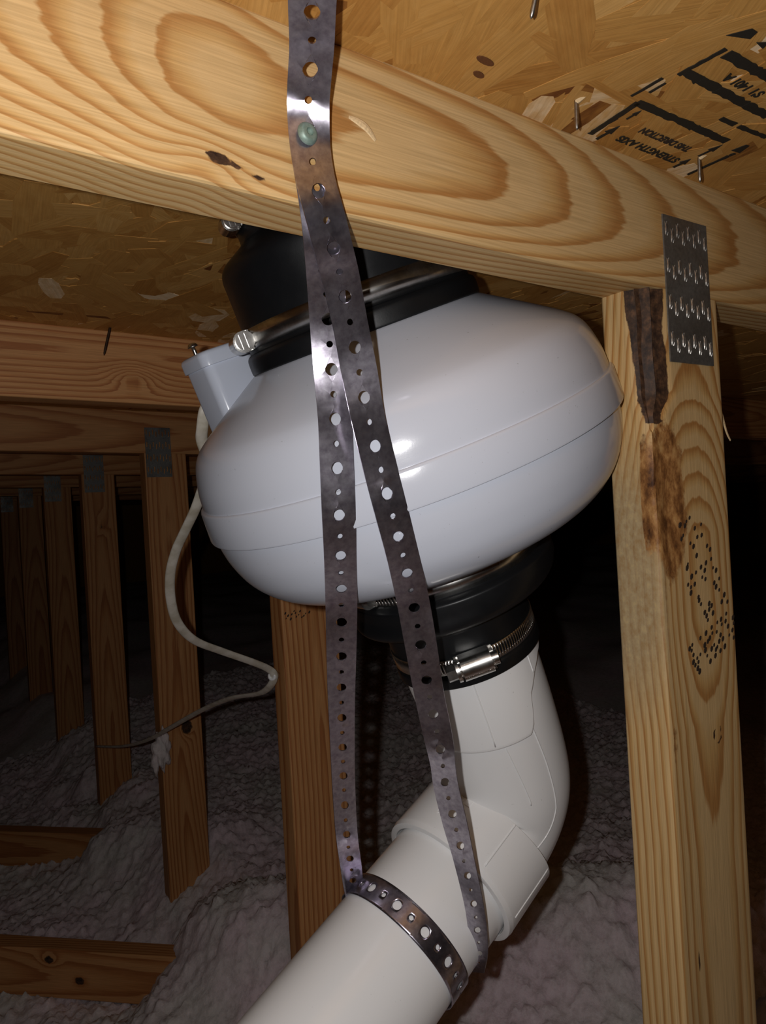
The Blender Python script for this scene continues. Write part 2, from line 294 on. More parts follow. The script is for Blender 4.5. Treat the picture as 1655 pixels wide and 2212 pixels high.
# ------------------------------------------------------------------ the setting: roof deck, insulation, end walls
Y0, PITCHY, HB, SL, TH, WD = 0.3175, 0.6096, 0.1574, -0.0229, 0.038, 0.089
def roof_z(x): return HB+0.089+SL*x
FLOOR = -0.90
def roof():
    xs = np.array([-2.5, 7.2]); V = []
    for x in xs:
        for y in (-2.2, 7.6):
            V += [(x, y, roof_z(x)), (x, y, roof_z(x)+0.012)]
    V = np.array(V); F = [(0, 1, 3, 2), (4, 6, 7, 5), (0, 4, 5, 1), (2, 3, 7, 6), (0, 2, 6, 4), (1, 5, 7, 3)]
    o = mesh_obj('ceiling', V, F, OSB, attrs={'tone': ('F', np.full(8, 0.42)), 'grain': ('V', V)}, origin=(2.3, 2.7, 0.2))
    o['kind'] = 'structure'; o['label'] = 'strand board roof deck underside with black stamp print'
    return o
CEIL = roof()
def strands(name, n, xr, yr, lr, wr, seed, keep=None, zmax=0.0014):
    r = np.random.default_rng(seed); V = []; F = []; tone = []; gr = []
    for i in range(n):
        x = r.uniform(*xr); y = r.uniform(*yr)
        if keep is not None and not keep(x, y): continue
        L = r.uniform(*lr)*r.uniform(0.6, 1); W = r.uniform(*wr)
        a = math.pi/2+r.normal(0, 0.42) if r.random() < 0.78 else r.uniform(0, math.pi)
        t = float(np.clip(r.normal(0.46, 0.12), 0, 1))
        if r.random() < 0.07: t = r.uniform(0.85, 1.0); L *= 0.6
        if r.random() < 0.045: t = r.uniform(0.0, 0.15); W *= 0.45
        h = r.uniform(0.0003, zmax); tilt = r.normal(0, 0.003); tilt2 = r.normal(0, 0.005)
        ca, sa = math.cos(a), math.sin(a); k = 5
        u = np.linspace(-L/2, L/2, k); wv = W/2*np.array([r.uniform(.25, .8), 1, r.uniform(.85, 1.05), 1, r.uniform(.25, .8)])
        wl = W/2*np.array([r.uniform(.25, .9), 1, r.uniform(.85, 1.05), 1, r.uniform(.25, .9)])
        pts = [(uu, -ww) for uu, ww in zip(u, wv)]+[(uu, ww) for uu, ww in zip(u[::-1], wl[::-1])]
        b = len(V); m = len(pts)
        for lay in (0, 1):
            for (p, q) in pts:
                X = x+p*ca-q*sa; Y = y+p*sa+q*ca
                Z = roof_z(X)-(h+abs(tilt*p)+tilt2*q if lay == 0 else -0.002)
                V.append((X, Y, min(Z, roof_z(X)-0.00015) if lay == 0 else Z)); tone.append(t); gr.append((p+i*0.37, q+i*0.11, i*0.013))
        F.append(tuple(range(b, b+m)))
        for j in range(m): j2 = (j+1) % m; F.append((b+j, b+m+j, b+m+j2, b+j2))
    o = mesh_obj(name, V, F, OSB, CEIL, attrs={'tone': ('F', tone), 'grain': ('V', gr)}); o['kind'] = 'stuff'
    return o
strands('wood_strands', 3600, (-0.15, 1.0), (-0.05, 1.15), (0.06, 0.17), (0.012, 0.042), 3)
strands('wood_strands', 5200, (-0.8, 3.6), (-0.8, 4.4), (0.06, 0.18), (0.012, 0.05), 4, lambda x, y: not (-0.12 < x < 0.97 and -0.02 < y < 1.12))

# --- black print on the deck, upside down as seen from below
def ink_poly(name, polys, mat=INK, proud=0.0019, parent=CEIL):
    V = []; F = []
    for p in polys:
        b = len(V); m = len(p)
        for lay in (proud, proud-0.0005):
            V += [(x, y, roof_z(x)-lay) for x, y in p]
        F.append(tuple(range(b, b+m))); F.append(tuple(range(b+m, b+2*m))[::-1])
        for j in range(m): j2 = (j+1) % m; F.append((b+j, b+m+j, b+m+j2, b+j2))
    return mesh_obj(name, V, F, mat, parent)
def ragged(x0, y0, x1, y1, w, seed, gaps=0.15):
    """a hand-inked bar with rough edges, broken into a few strokes"""
    r = np.random.default_rng(seed); d = np.array([x1-x0, y1-y0]); L = np.linalg.norm(d); d /= L; nn = np.array([-d[1], d[0]]); out = []
    cuts = [0.0]; 
    while cuts[-1] < L: cuts.append(cuts[-1]+r.uniform(0.012, 0.035))
    cuts[-1] = L
    for a, b in zip(cuts[:-1], cuts[1:]):
        b -= r.uniform(0, gaps)*0.006
        k = max(3, int((b-a)/0.003)); s = np.linspace(a, b, k)
        up = [(np.array([x0, y0])+d*t+nn*(w/2+r.normal(0, w*0.07))) for t in s]; dn = [(np.array([x0, y0])+d*t-nn*(w/2+r.normal(0, w*0.07))) for t in s[::-1]]
        out.append([tuple(q) for q in up+dn])
    return out
ink_poly('printed_bar', ragged(0.3845, 0.2722, 0.478, 0.2712, 0.0058, 1))
ink_poly('printed_bar', ragged(0.3855, 0.272, 0.3885, 0.312, 0.0040, 2))
ink_poly('printed_bar', ragged(0.3835, 0.2388, 0.472, 0.2395, 0.0062, 3))
ink_poly('printed_bar', ragged(0.3815, 0.2425, 0.3835, 0.2145, 0.0030, 4))
ink_poly('printed_bar', ragged(0.3875, 0.2172, 0.452, 0.2168, 0.0066, 5))
ink_poly('printed_bar', ragged(0.3759, 0.2697, 0.3763, 0.2487, 0.0020, 6)+ragged(0.3822, 0.2618, 0.3821, 0.2503, 0.0018, 7))
ink_poly('printed_bar', ragged(0.4469, 0.2569, 0.502, 0.2541, 0.0036, 8, 0.9))
ink_poly('printed_bar', ragged(0.4978, 0.3136, 0.4987, 0.2768, 0.0028, 9))
def arrow(cx, cy, up, L, hw):
    s = -1 if up else 1
    return [[(cx-hw*0.35, cy), (cx-hw*0.35, cy+s*L*0.5), (cx-hw, cy+s*L*0.5), (cx, cy+s*L), (cx+hw, cy+s*L*0.5), (cx+hw*0.35, cy+s*L*0.5), (cx+hw*0.35, cy)]]
ink_poly('printed_arrow', arrow(0.3975, 0.3135, True, 0.0185, 0.0032)); ink_poly('printed_arrow', arrow(0.3945, 0.2875, True, 0.011, 0.0018))
ink_poly('printed_arrow', arrow(0.4785, 0.312, True, 0.014, 0.0034)); ink_poly('printed_arrow', arrow(0.4795, 0.293, True, 0.018, 0.003))
ink_poly('printed_arrow', [[(0.4925, 0.2765), (0.501, 0.2755), (0.4975, 0.2665), (0.494, 0.267)]]); ink_poly('printed_arrow', [[(0.3725, 0.2085), (0.3865, 0.2035), (0.3845, 0.1985), (0.379, 0.1985)], [(0.3925, 0.2035), (0.4005, 0.2045), (0.3985, 0.1995)]])
def print_text(txt, x, y, size, mat=INK, squeeze=1.0, name='printed_lettering'):
    cu = bpy.data.curves.new(name, 'FONT'); cu.body = txt; cu.size = size; cu.extrude = 0.0002; cu.align_x = 'CENTER'; cu.align_y = 'CENTER'; cu.offset = size*0.03
    t = bpy.data.objects.new('tmp', cu); COL.objects.link(t); dg = bpy.context.evaluated_depsgraph_get()
    me = bpy.data.meshes.new_from_object(t.evaluated_get(dg)); bpy.data.objects.remove(t)
    V = np.array([v.co[:] for v in me.vertices]); F = [tuple(p.vertices) for p in me.polygons]; bpy.data.meshes.remove(me)
    return V*np.array([squeeze, 1, 1]), F
def deck_text(txt, x, y, size, squeeze, mat=INK):
    V, F = print_text(txt, x, y, size, mat, squeeze)
    W = np.stack([x-V[:, 0], y+V[:, 1], roof_z(x-V[:, 0])-0.0018-V[:, 2]], 1)
    return mesh_obj('printed_lettering', W, F, mat, CEIL)
deck_text('STRENGTH AXIS', 0.4405, 0.3045, 0.0088, 0.98)
deck_text('THIS DIRECTION', 0.4395, 0.2905, 0.0080, 0.86, INK2)
deck_text("S'1 1401 A", 0.425, 0.2288, 0.0085, 1.0)
# knots in single strands beside the rafter
def disc(cx, cy, a, b, rot, n=14):
    return [(cx+a*math.cos(t)*math.cos(rot)-b*math.sin(t)*math.sin(rot), cy+a*math.cos(t)*math.sin(rot)+b*math.sin(t)*math.cos(rot)) for t in np.linspace(0, 2*math.pi, n, endpoint=False)]
KNOT = plain('strand_knot_brown', srgb(104, 62, 30), 0.7)
ink_poly('strand_knot', [disc(0.2825, 0.2995, 0.0042, 0.0022, 0.2)], KNOT, 0.0021); ink_poly('strand_knot', [disc(0.2775, 0.2885, 0.0065, 0.0024, 0.1)], KNOT, 0.0021)

# --- insulation: one lumpy blanket, deep between the bottom chords
def insulation():
    def grid(x0, x1, y0, y1, st, dz=0.0):
        xs = np.arange(x0, x1+st/2, st); ys = np.arange(y0, y1+st/2, st); X, Y = np.meshgrid(xs, ys, indexing='ij')
        def puff(sc_, z_): return np.array([abs(mnoise.noise(Vector((x*sc_, y*sc_, z_)))) for x, y in zip(X.ravel(), Y.ravel())]).reshape(X.shape)
        fine = st < 0.02
        fr = 0.006+0.012*puff(9, 3.7)+0.012*puff(19, 1.3)+(0.015*puff(36, 5.1)+0.014*puff(64, 7.7)+0.008*puff(120, 2.2) if fine else 0)
        lo = np.array([mnoise.noise(Vector((x*2.6, y*2.6, 9.1))) for x, y in zip(X.ravel(), Y.ravel())]).reshape(X.shape)
        Z = -0.882+fr+0.035*lo
        # heaped against the posts, sunk beside the near bottom chords on the left
        rmp = np.clip((X-0.33+0.05*gridnoise(X, Y, 0.09, 21))/0.24, 0, 1); rmp = rmp*rmp*(3-2*rmp)
        Z += 0.115*rmp+0.03*np.clip((X-0.6)/0.5, 0, 1)+0.05*np.exp(-(((X-0.56)/0.14)**2+((Y-1.62)/0.10)**2))
        Z += 0.045*np.clip((Y-1.75)/0.3, 0, 1)*np.clip((X-0.15)/0.2, 0, 1)
        Z += 0.02*np.clip((1.36-Y)/0.25, 0, 1)+0.105*(lambda q: q*q*(3-2*q))(np.clip(((X-0.129)*0.707-(Y-1.542)*0.707-0.25)/0.14, 0, 1))*np.exp(-(((X+Y)*0.707-1.20)/0.15)**2)+0.06*np.exp(-(((X-0.40)/0.09)**2+((Y-1.88)/0.09)**2))
        Z += 0.03*np.clip((Y-2.35)/0.3, 0, 1)+0.10*np.clip((Y-2.6)/2.5, 0, 1)
        Z += dz
        a, b = X.shape; idx = np.arange(a*b).reshape(a, b)
        F = np.stack([idx[:-1, :-1], idx[1:, :-1], idx[1:, 1:], idx[:-1, 1:]], -1).reshape(-1, 4)
        return np.stack([X, Y, Z], -1).reshape(-1, 3), F
    V1, F1 = grid(-0.30, 2.0, 0.55, 2.85, 0.0055); V2, F2 = grid(-2.4, 7.1, -2.1, 7.5, 0.06, -0.02)
    V = np.concatenate([V1, V2]); F = np.concatenate([F1, F2+len(V1)])
    o = mesh_obj('loose_insulation', V, F, INSUL, smooth=True)
    return tag(o, 'grey pink loose-fill insulation blown over the attic floor', 'insulation', kind='stuff')
insulation()
v, f = box((-2.5, -2.2, -1.02), (7.2, 7.6, -0.99)); fl = mesh_obj('floor', v, f, plain('gypsum_board', srgb(190, 188, 180)), origin=(2.3, 2.7, -1.02)); fl['kind'] = 'structure'; fl['label'] = 'gypsum ceiling board hidden under the insulation'
def wall(name, c0, c1):
    v, f = box(c0, c1); o = mesh_obj(name, v, f, OSB, attrs={'tone': ('F', np.full(8, 0.35)), 'grain': ('V', v[:, [2, 0, 1]])}); o['kind'] = 'structure'; o['label'] = 'strand board wall closing the attic in the dark'
wall('wall_back', (-2.5, 7.6, -1.0), (7.2, 7.62, 0.3)); wall('wall_right', (7.2, -2.2, -1.0), (7.22, 7.6, 0.2)); wall('wall_left', (-2.52, -2.2, -1.0), (-2.5, 7.6, 0.32)); wall('wall_front', (-2.5, -2.22, -1.0), (7.2, -2.2, 0.32))

# ------------------------------------------------------------------ lumber
def lumber(name, parent, O, eu, ev, ew, L, fring, fmask=None, wd=WD, th=TH, step=0.005, sv=0.005, mat=PINE, corner=None, u0=None, trim0=None, wobble=0.0):
    """a board: u along its length, v across its wide face, w through its thickness (w=0 faces the camera side)"""
    O, eu, ev, ew = (np.array(a, float) for a in (O, eu, ev, ew)); cr = 0.0022; P = []
    nv = max(2, int(round((wd-2*cr)/sv))); nw = max(2, int(round((th-2*cr)/sv)))
    P += [(v, 0.0) for v in np.linspace(cr, wd-cr, nv+1)]; P += [(wd-cr*0.3, cr*0.3)]
    P += [(wd, ww) for ww in np.linspace(cr, th-cr, nw+1)]; P += [(wd-cr*0.3, th-cr*0.3)]
    P += [(v, th) for v in np.linspace(wd-cr, cr, nv+1)]; P += [(cr*0.3, th-cr*0.3)]
    P += [(0.0, ww) for ww in np.linspace(th-cr, cr, nw+1)]; P += [(cr*0.3, cr*0.3)]
    P = np.array(P); m = len(P); nu = max(2, int(round(L/step))); us = np.linspace(0, L, nu+1)
    U = np.repeat(us, m); VV = np.tile(P[:, 0], nu+1); WW = np.tile(P[:, 1], nu+1)
    ring = fring(U, VV, WW); mask = np.zeros((len(U), 4)); mask[:, 3] = 1
    if fmask: mask[:, :3] = fmask(U, VV, WW)
    v2, w2 = VV.copy(), WW.copy()
    if corner is not None:
        dv, dw = corner(U, VV, WW); v2 = v2+dv; w2 = w2+dw
    u2 = U.copy()
    if trim0 is not None: u2 = U+trim0(VV)*(1-U/L)
    X = O+np.outer(u2, eu)+np.outer(v2, ev)+np.outer(w2, ew)
    i = np.arange(nu)[:, None]*m; j = np.arange(m)[None, :]; j2 = (j+1) % m
    F = np.stack([i+j, i+j2, i+m+j2, i+m+j], -1).reshape(-1, 4)
    if np.linalg.det(np.stack([eu, ev, ew])) < 0: F = F[:, ::-1]
    F = F.tolist(); c0 = tuple(range(m)); c1 = tuple(nu*m+k for k in range(m)); F += [c0, c1[::-1]] if np.linalg.det(np.stack([eu, ev, ew])) < 0 else [c0[::-1], c1]
    seed = float(int(abs(O[0]*131+O[1]*517+O[2]*911)+len(name)*7) % 97)
    G = np.stack([U+seed, VV+seed*0.13, WW], 1)
    o = mesh_obj(name, X, F, mat, parent, smooth=True, attrs={'ring': ('F', ring), 'grain': ('V', G), 'mask': ('C', mask)})
    if fmask is None or corner is None: o.data.polygons.foreach_set('use_smooth', [False]*len(o.data.polygons))
    else: m_ = o.modifiers.new('sharp', 'EDGE_SPLIT'); m_.split_angle = 0.77
    return o
def log_ring(seed, vc, wc, drift, spacing=0.0055, knots=()):
    n1 = SN(seed, (1.3, 3.1, 6.7)); n2 = SN(seed+50, (1.1, 2.7, 7.3)); n3 = SN(seed+90, (25, 60, 120), 3)
    def f(u, v, w):
        a = v-(vc+0.012*n1(u)); b = w-(wc+drift*u+0.012*n2(u))
        k = np.sqrt(a*a+b*b)/spacing+0.25*n3(u*0.25, v, w)
        for (ku, kv, amp, s) in knots: k = k+amp*np.exp(-(((u-ku)/(1.7*s))**2+((v-kv)/s)**2))
        return k
    return f
def knotmask(knots, base=None):
    def f(u, v, w):
        m = np.zeros((len(u), 3)) if base is None else base(u, v, w)
        for (ku, kv, r) in knots: m[:, 0] = np.maximum(m[:, 0], np.clip(1.4-np.sqrt(((u-ku)/1.25)**2+(v-kv)**2)/r, 0, 1)*(w < 0.02))
        return m
    return f

XP = 0.4445     # left edge of every web post
def plate(parent, x0, z0, z1, y, teeth=True, wdt=0.0535):
    """toothed connector plate: punched slots in rows, a raised tooth lip beside each"""
    H = z1-z0; rows, cols = 4, 8; V = []; F = []; th = 0.0011
    cw = wdt/cols; ch = H/rows
    for r_ in range(rows):
        for c_ in range(cols):
            x = x0+c_*cw; z = z1-(r_+1)*ch; cx = x+cw/2; cz = z+ch*0.55+(0.0022 if c_ % 2 == 0 else -0.0022); hw, hh = 0.0011, 0.0052
            b = len(V); V += [(x, z), (x+cw, z), (x+cw, z+ch), (x, z+ch), (cx-hw, cz-hh), (cx+hw, cz-hh), (cx+hw, cz+hh), (cx-hw, cz+hh)]
            F += [(b, b+1, b+5, b+4), (b+1, b+2, b+6, b+5), (b+2, b+3, b+7, b+6), (b+3, b, b+4, b+7)]
    n = len(V); W = [(x, y-th, z) for x, z in V]
    p = mesh_obj('connector_plate', W, F, PLATE, parent)
    bm = bmesh.new(); bm.from_mesh(p.data); bmesh.ops.remove_doubles(bm, verts=bm.verts, dist=1e-6); bm.to_mesh(p.data); bm.free()
    s = p.modifiers.new('thickness', 'SOLIDIFY'); s.thickness = th; s.offset = -1
    me = None
    for r_ in range(rows):
        for c_ in range(cols):
            x = x0+c_*cw; z = z1-(r_+1)*ch; cx = x+cw/2; cz = z+ch*0.55+(0.0022 if c_ % 2 == 0 else -0.0022)
            if not teeth: continue
            o = np.array([cx, y-th, cz])
            if me is None:
                V2 = []; F2 = []
                for sgn in (-1, 1):
                    b = len(V2); ln = 0.0052
                    for zz, pr_ in ((-ln, 0.0001), (-ln*0.5, 0.0009), (0.0, 0.0012), (ln*0.5, 0.0009), (ln, 0.0001)):
                        V2 += [(sgn*0.0009, 0.0002, zz), (sgn*0.0011, -pr_*0.8, zz), (sgn*0.0015, 0.0001, zz)]
                    for q in range(4):
                        a = b+q*3; F2 += [(a, a+1, a+4, a+3), (a+1, a+2, a+5, a+4)]
                t = mesh_obj('tooth', np.array(V2)+o, F2, NAIL, p, origin=o); me = t
            else:
                t = me.copy(); COL.objects.link(t); t.parent = p; t.location = Vector(o)-Vector(p['_o'])
    return p
def bits(name, parent, pts, y, mat, a=0.0011, b=0.0017, rot=-0.5, seed=1):
    r = np.random.default_rng(seed); V = []; F = []
    for (x, z) in pts:
        s = r.uniform(0.6, 1.15); b0 = len(V); q = [(x+s*(a*math.cos(t)*math.cos(rot)-b*math.sin(t)*math.sin(rot)), z+s*(a*math.cos(t)*math.sin(rot)+b*math.sin(t)*math.cos(rot))) for t in np.linspace(0, 2*math.pi, 6, endpoint=False)]
        V += [(xx, y-0.0004, zz) for xx, zz in q]+[(xx, y+0.0003, zz) for xx, zz in q]
        F.append(tuple(range(b0, b0+6))[::-1]); F += [(b0+j, b0+(j+1) % 6, b0+6+(j+1) % 6, b0+6+j) for j in range(6)]
    o = mesh_obj(name, V, F, mat, parent); o['kind'] = 'stuff'; return o

# ---- truss 0: the one the fan hangs from
ORD = ['nearest roof truss: bright pine rafter under the roof deck carrying the hanging strap',
       'second roof truss behind the white fan, its rafter crossing just left of the junction box',
       'third roof truss in the dark, toothed plate on its post and tuft of insulation below',
       'fourth roof truss in the dark, its post just left of the plated post',
       'fifth roof truss, dim post two bays behind the plated post',
       'sixth roof truss, barely lit post near the left edge of the attic',
       'farthest roof truss, almost black at the end of the attic']
eX, eY, eZ = np.array([1., 0, 0]), np.array([0, 1., 0]), np.array([0, 0, 1.])
sl = nrm([1, 0, SL]); up = nrm([-SL, 0, 1])
def rafter0_ring():
    X0 = -0.6
    nz = SN(5, (9, 21, 47), 3); nl = SN(6, (4, 9, 17))
    ur = np.array([0, .026, .090, .163, .219, .266, .33, .45, .7, 2]); kr = np.array([0, .5, 1.0, 1.6, 2.5, 3.5, 4.6, 6.2, 9, 14])
    ul = np.array([0, .024, .046, .070, .10, .16, .4, 1]); kl = np.array([0, .5, 1.5, 2.5, 3.6, 5.0, 8, 12])
    def f(u, v, w):
        x = u+X0; d = x-0.138; vc = 0.054-0.10*np.clip(d, -.06, .06)+0.004*nl(x)
        ku = np.where(d > 0, np.interp(d, ur, kr), np.interp(-d, ul, kl)); dv = np.abs(v-vc)
        kv = np.where(v < vc, 0.5*(dv/0.017)**2.0, 0.5*(dv/0.019)**1.9)
        k = (ku**1.35+kv**1.35)**(1/1.35)+w*170*(0.9+0.2*nl(x*0.7))
        k = k+1.6*np.exp(-(((x-0.128)/0.02)**2+((v-0.008)/0.011)**2))
        k = k+0.22*nz(x*0.35, v, w)
        return k+0.02
    def m(u, v, w):
        x = u+X0; o = np.zeros((len(u), 3))
        q = np.sqrt(((x-0.1335-0.6*(0.0125-v))/0.0062)**2+((v-0.0125)/0.0028)**2); o[:, 0] = np.clip(1.5-q, 0, 1)*(w < 0.01)
        q2 = np.abs((v-0.0105)+0.22*(x-0.142))/0.0014+np.clip(np.abs(x-0.148)-0.008, 0, 1)/0.002
        o[:, 0] = np.maximum(o[:, 0], np.clip(1.2-q2, 0, 1)*(w < 0.01)*0.85)
        o[:, 1] = np.clip(1.1-np.sqrt(((x-0.214)/0.010)**2+((v-0.0495+0.35*(x-0.214))/0.0042)**2), 0, 1)*(w < 0.01)*0.2
        return o
    return f, m
def truss(k):
    y = Y0+k*PITCHY; near = k == 0
    t = thing('roof_truss', (0.489, y+TH/2, FLOOR-0.05), ORD[k], 'truss')
    # top chord
    x0 = -0.6 if near else -1.2; x1 = 1.4 if near else 5.5
    O = np.array([x0, y, HB+SL*x0])
    if near:
        f, m = rafter0_ring()
        rf = lumber('rafter', t, O, sl, up, eY, x1-x0, f, m, step=0.0028, sv=0.0028)
        P = catmull(np.array([(0.2065, y-0.0004, 0.2040), (0.2120, y-0.0009, 0.2025), (0.2170, y-0.0012, 0.2000), (0.2225, y-0.0003, 0.1955)]), np.linspace(0, 3, 14)); v_, f_ = tube(P, [0.0008+0.0014*math.sin(math.pi*q/13.5) for q in range(14)], 8, flat=(0.35, 1.0), ref=(0, 1, 0)); mesh_obj('splinter', v_, f_, SPLINT, rf)
    else:
        kn = [(1.46, 0.032, 4.0, 0.016)] if k == 1 else []
        f = log_ring(20+k, 0.05, -0.02 if k == 1 else 0.06, 0.02, 0.0065, kn)
        lumber('rafter', t, O, sl, up, eY, x1-x0, f, knotmask([(a, b, 0.004) for a, b, _, _ in kn]), step=0.012 if k < 3 else 0.05, sv=0.006 if k < 3 else 0.02, mat=PINE2)
    # web post, from the underside of the rafter down into the insulation
    zt = HB+SL*XP; zb = FLOOR-0.09; L = zt-zb
    O = np.array([XP, y, zt]); trim = lambda v: -SL*v
    if near:
        nz = SN(8, (9, 22, 50), 3); nl = SN(9, (3, 7, 15)); ne = SN(14, (31, 67, 150))
        zz = np.array([-1.2, -.5, -.26, -.17, -.09, -.03, .06, .075, .09, .16]); kk = np.array([3.3, 3.2, 3.0, 2.2, 0, 0.3, 5.2, 6.2, 6.6, 8])
        def f(u, v, w):
            z = zt-u; vc = 0.049+0.004*nl(u); kv = 0.5*(np.abs(v-vc)/0.0125)**1.75
            k = (np.interp(z, zz, kk)**1.4+kv**1.4)**(1/1.4)+w*150+0.22*nz(u*0.3, v, w)+0.05*v/0.01*nl(u)
            return k+0.3
        def reach(z):   # how far the missing corner runs over the front / the side
            a = np.interp(z, [-.02, .03, .048, .056, .07, .11, .17], [.0, .016, .016, .012, .024, .020, .021]); b = np.interp(z, [-.02, .02, .05, .07, .17], [0.0, .004, .006, .013, .018]); return a, b
        def mask(u, v, w):
            z = zt-u; o = np.zeros((len(u), 3)); a, b = reach(z); a = a*(1+0.10*ne(z*0.6)); b = b*(1+0.10*ne(z*0.6+3))
            inb = np.clip(np.minimum((a-v)/0.003, (b-w)/0.003)+0.5, 0, 1); on = np.where(w < 0.001, np.clip((a-v)/0.003+.5, 0, 1), np.where(v < 0.001, np.clip((b-w)/0.003+.5, 0, 1), inb))
            o[:, 0] = on*np.clip((z-0.048)/0.004, 0, 1)
            chip = np.clip(1.3-np.sqrt(((z-0.118)/0.016)**2+((v-0.0245)/0.006)**2), 0, 1)*(w < 0.004); o[:, 0] *= 1-chip
            # torn brown hollow below the bark pocket
            cz, cv = -0.006, 0.0145
            q = np.sqrt(((z-cz)/0.056)**2+((v-cv-0.004*ne(z*0.5))/(0.0205+0.004*np.clip(z/0.05, -1, 1)+0.003*ne(z*1.7+5)))**2)
            o[:, 1] = np.clip(1.75-q*1.25, 0, 1)*(w < 0.012)
            side = (v < 0.002)*np.clip(1.4-np.sqrt(((z+0.005)/0.04)**2+((w-0.004)/0.010)**2), 0, 1); o[:, 1] = np.maximum(o[:, 1], 0.75*side)
            o[:, 2] = np.clip(1.9-np.sqrt(((z+0.06)/0.06)**2+((w-0.028)/0.024)**2), 0, 1)*(v < 0.006)
            kn = np.sqrt(((z+0.1795)/0.0062)**2+((v-0.0575)/0.0046)**2); o[:, 0] = np.maximum(o[:, 0], np.clip(1-np.abs(kn-1)/0.35, 0, 1)*(w < 0.004)*0.85)
            st = np.sqrt(((z+0.175)/0.03)**2+((v-0.006)/0.0045)**2); o[:, 1] = np.maximum(o[:, 1], np.clip(1.2-st, 0, 1)*(w < 0.004)*0.6)
            cr = np.sqrt(((z+0.335)/0.012)**2+((v-0.02)/0.0016)**2); o[:, 0] = np.maximum(o[:, 0], np.clip(1.3-cr, 0, 1)*(w < 0.004))
            return o
        def corner(u, v, w):
            z = zt-u; a, b = reach(z); dep = np.where(z > 0.045, 1.0, np.where(z > -0.06, 0.7+0.3*ne(z), 0.0))*np.clip((z+0.065)/0.02, 0, 1)
            dv = np.zeros_like(u); dw = np.zeros_like(u)
            fr = (w < 0.0008)&(v < a+0.001)&(a > 0.001); q = np.clip(v/np.maximum(a, 1e-4), 0, 1)
            dw = np.where(fr, dep*(1-q)*0.6*b*(1+0.12*ne(z+v*0.3))+0.0012*dep, dw)
            sd = (v < 0.0008)&(w < b+0.001)&(b > 0.001); q2 = np.clip(w/np.maximum(b, 1e-4), 0, 1)
            dv = np.where(sd, dep*(1-q2)*0.42*a*(1+0.12*ne(z+2))+0.0010*dep, dv)
            co = (w > 0)&(w < 0.0021)&(v > 0)&(v < 0.0021)
            dw = np.where(co, dep*0.6*b, dw); dv = np.where(co, dep*0.42*a, dv)
            # hollow
            cz, cv = -0.006, 0.014; q3 = np.sqrt(((z-cz)/0.05)**2+((v-cv)/0.014)**2)
            dw = dw+np.where(w < 0.0008, np.clip(1-q3, 0, 1)*(0.0035+0.0012*ne(z*2+v)), 0)
            return dv, dw
        p = lumber('web_post', t, O, -eZ, eX, eY, L, f, mask, step=0.0028, sv=0.0028, corner=corner, trim0=trim)
        bits('stamp_dots', p, [d for d in DOTS if d[0] < 0.5310], Y0, INK2, 0.0014, 0.0023, seed=3)
        for q, (pts, r0) in enumerate([([(0.5335, 0.1276), (0.5340, 0.0900), (0.5375, 0.0700), (0.5455, 0.0470), (0.5510, 0.0390)], 0.0022), ([(0.5335, 0.0800), (0.5355, 0.0650), (0.5395, 0.0480), (0.5430, 0.0390)], 0.0013)]):
            P = np.array([(x, Y0+0.006+q*0.004, z) for x, z in pts]); P = catmull(P, np.linspace(0, len(P)-1, 14)); v_, f_ = tube(P, np.linspace(r0, r0*0.35, 14), 6, flat=(1, 0.6)); s_ = mesh_obj('splinter', v_, f_, SPLINT, p)
    else:
        kn = {1: [], 2: [(zt+0.435, 0.056, 3.5, 0.012)], 3: [(zt-0.01, 0.05, 3, 0.01)]}.get(k, [])
        if k == 1: f = log_ring(31, 0.046, -0.035, 0.06, 0.0075)
        else: f = log_ring(31+k*3, 0.05, -0.012-0.01*k, 0.02, 0.0065, kn)
        km = knotmask([(a, b, 0.013) for a, b, _, _ in kn])
        p = lumber('web_post', t, O, -eZ, eX, eY, L, f, km, step=0.008 if k < 3 else 0.03, sv=0.005 if k < 3 else 0.015, mat=PINE2, trim0=trim)
        if k == 1: bits('stamp_dots', p, DOTS1, y, INK2, 0.0012, 0.0022, -0.6, 5)
    # toothed plates
    if near: plate(t, 0.4690, 0.0945, 0.2005, y)
    elif k > 1: plate(t, 0.4475+0.004*(k == 3), 0.0970, 0.2010, y, teeth=k < 4)
    return t
for k in range(7): truss(k)
# ceiling joists crossing under the trusses, half sunk in the insulation
jd = nrm([0.707, -0.707, 0]); jn = np.array([0.707, 0.707, 0])
for q, (px, py, L0, L1, lab) in enumerate(((0.129, 1.542, -1.3, 0.46, 'nearer bare ceiling joist rising out of the insulation at the bottom left'), (0.193, 2.125, -1.6, 0.29, 'farther bare ceiling joist behind the nearer one, dim in the insulation'))):
    O = np.array([px, py, -0.853])+jd*L0; kn = [(1.40, 0.070, 2.0, 0.012), (1.46, 0.035, 1.0, 0.008)] if q == 0 else []
    j = lumber('ceiling_joist', None, O, jd, eZ, jn, L1-L0, log_ring(60+q, 0.05, 0.05, 0.03, 0.006, kn), knotmask([(a, b, 0.008) for a, b, _, _ in kn]), step=0.008, sv=0.005, mat=PINE2)
    tag(j, lab, 'joist')

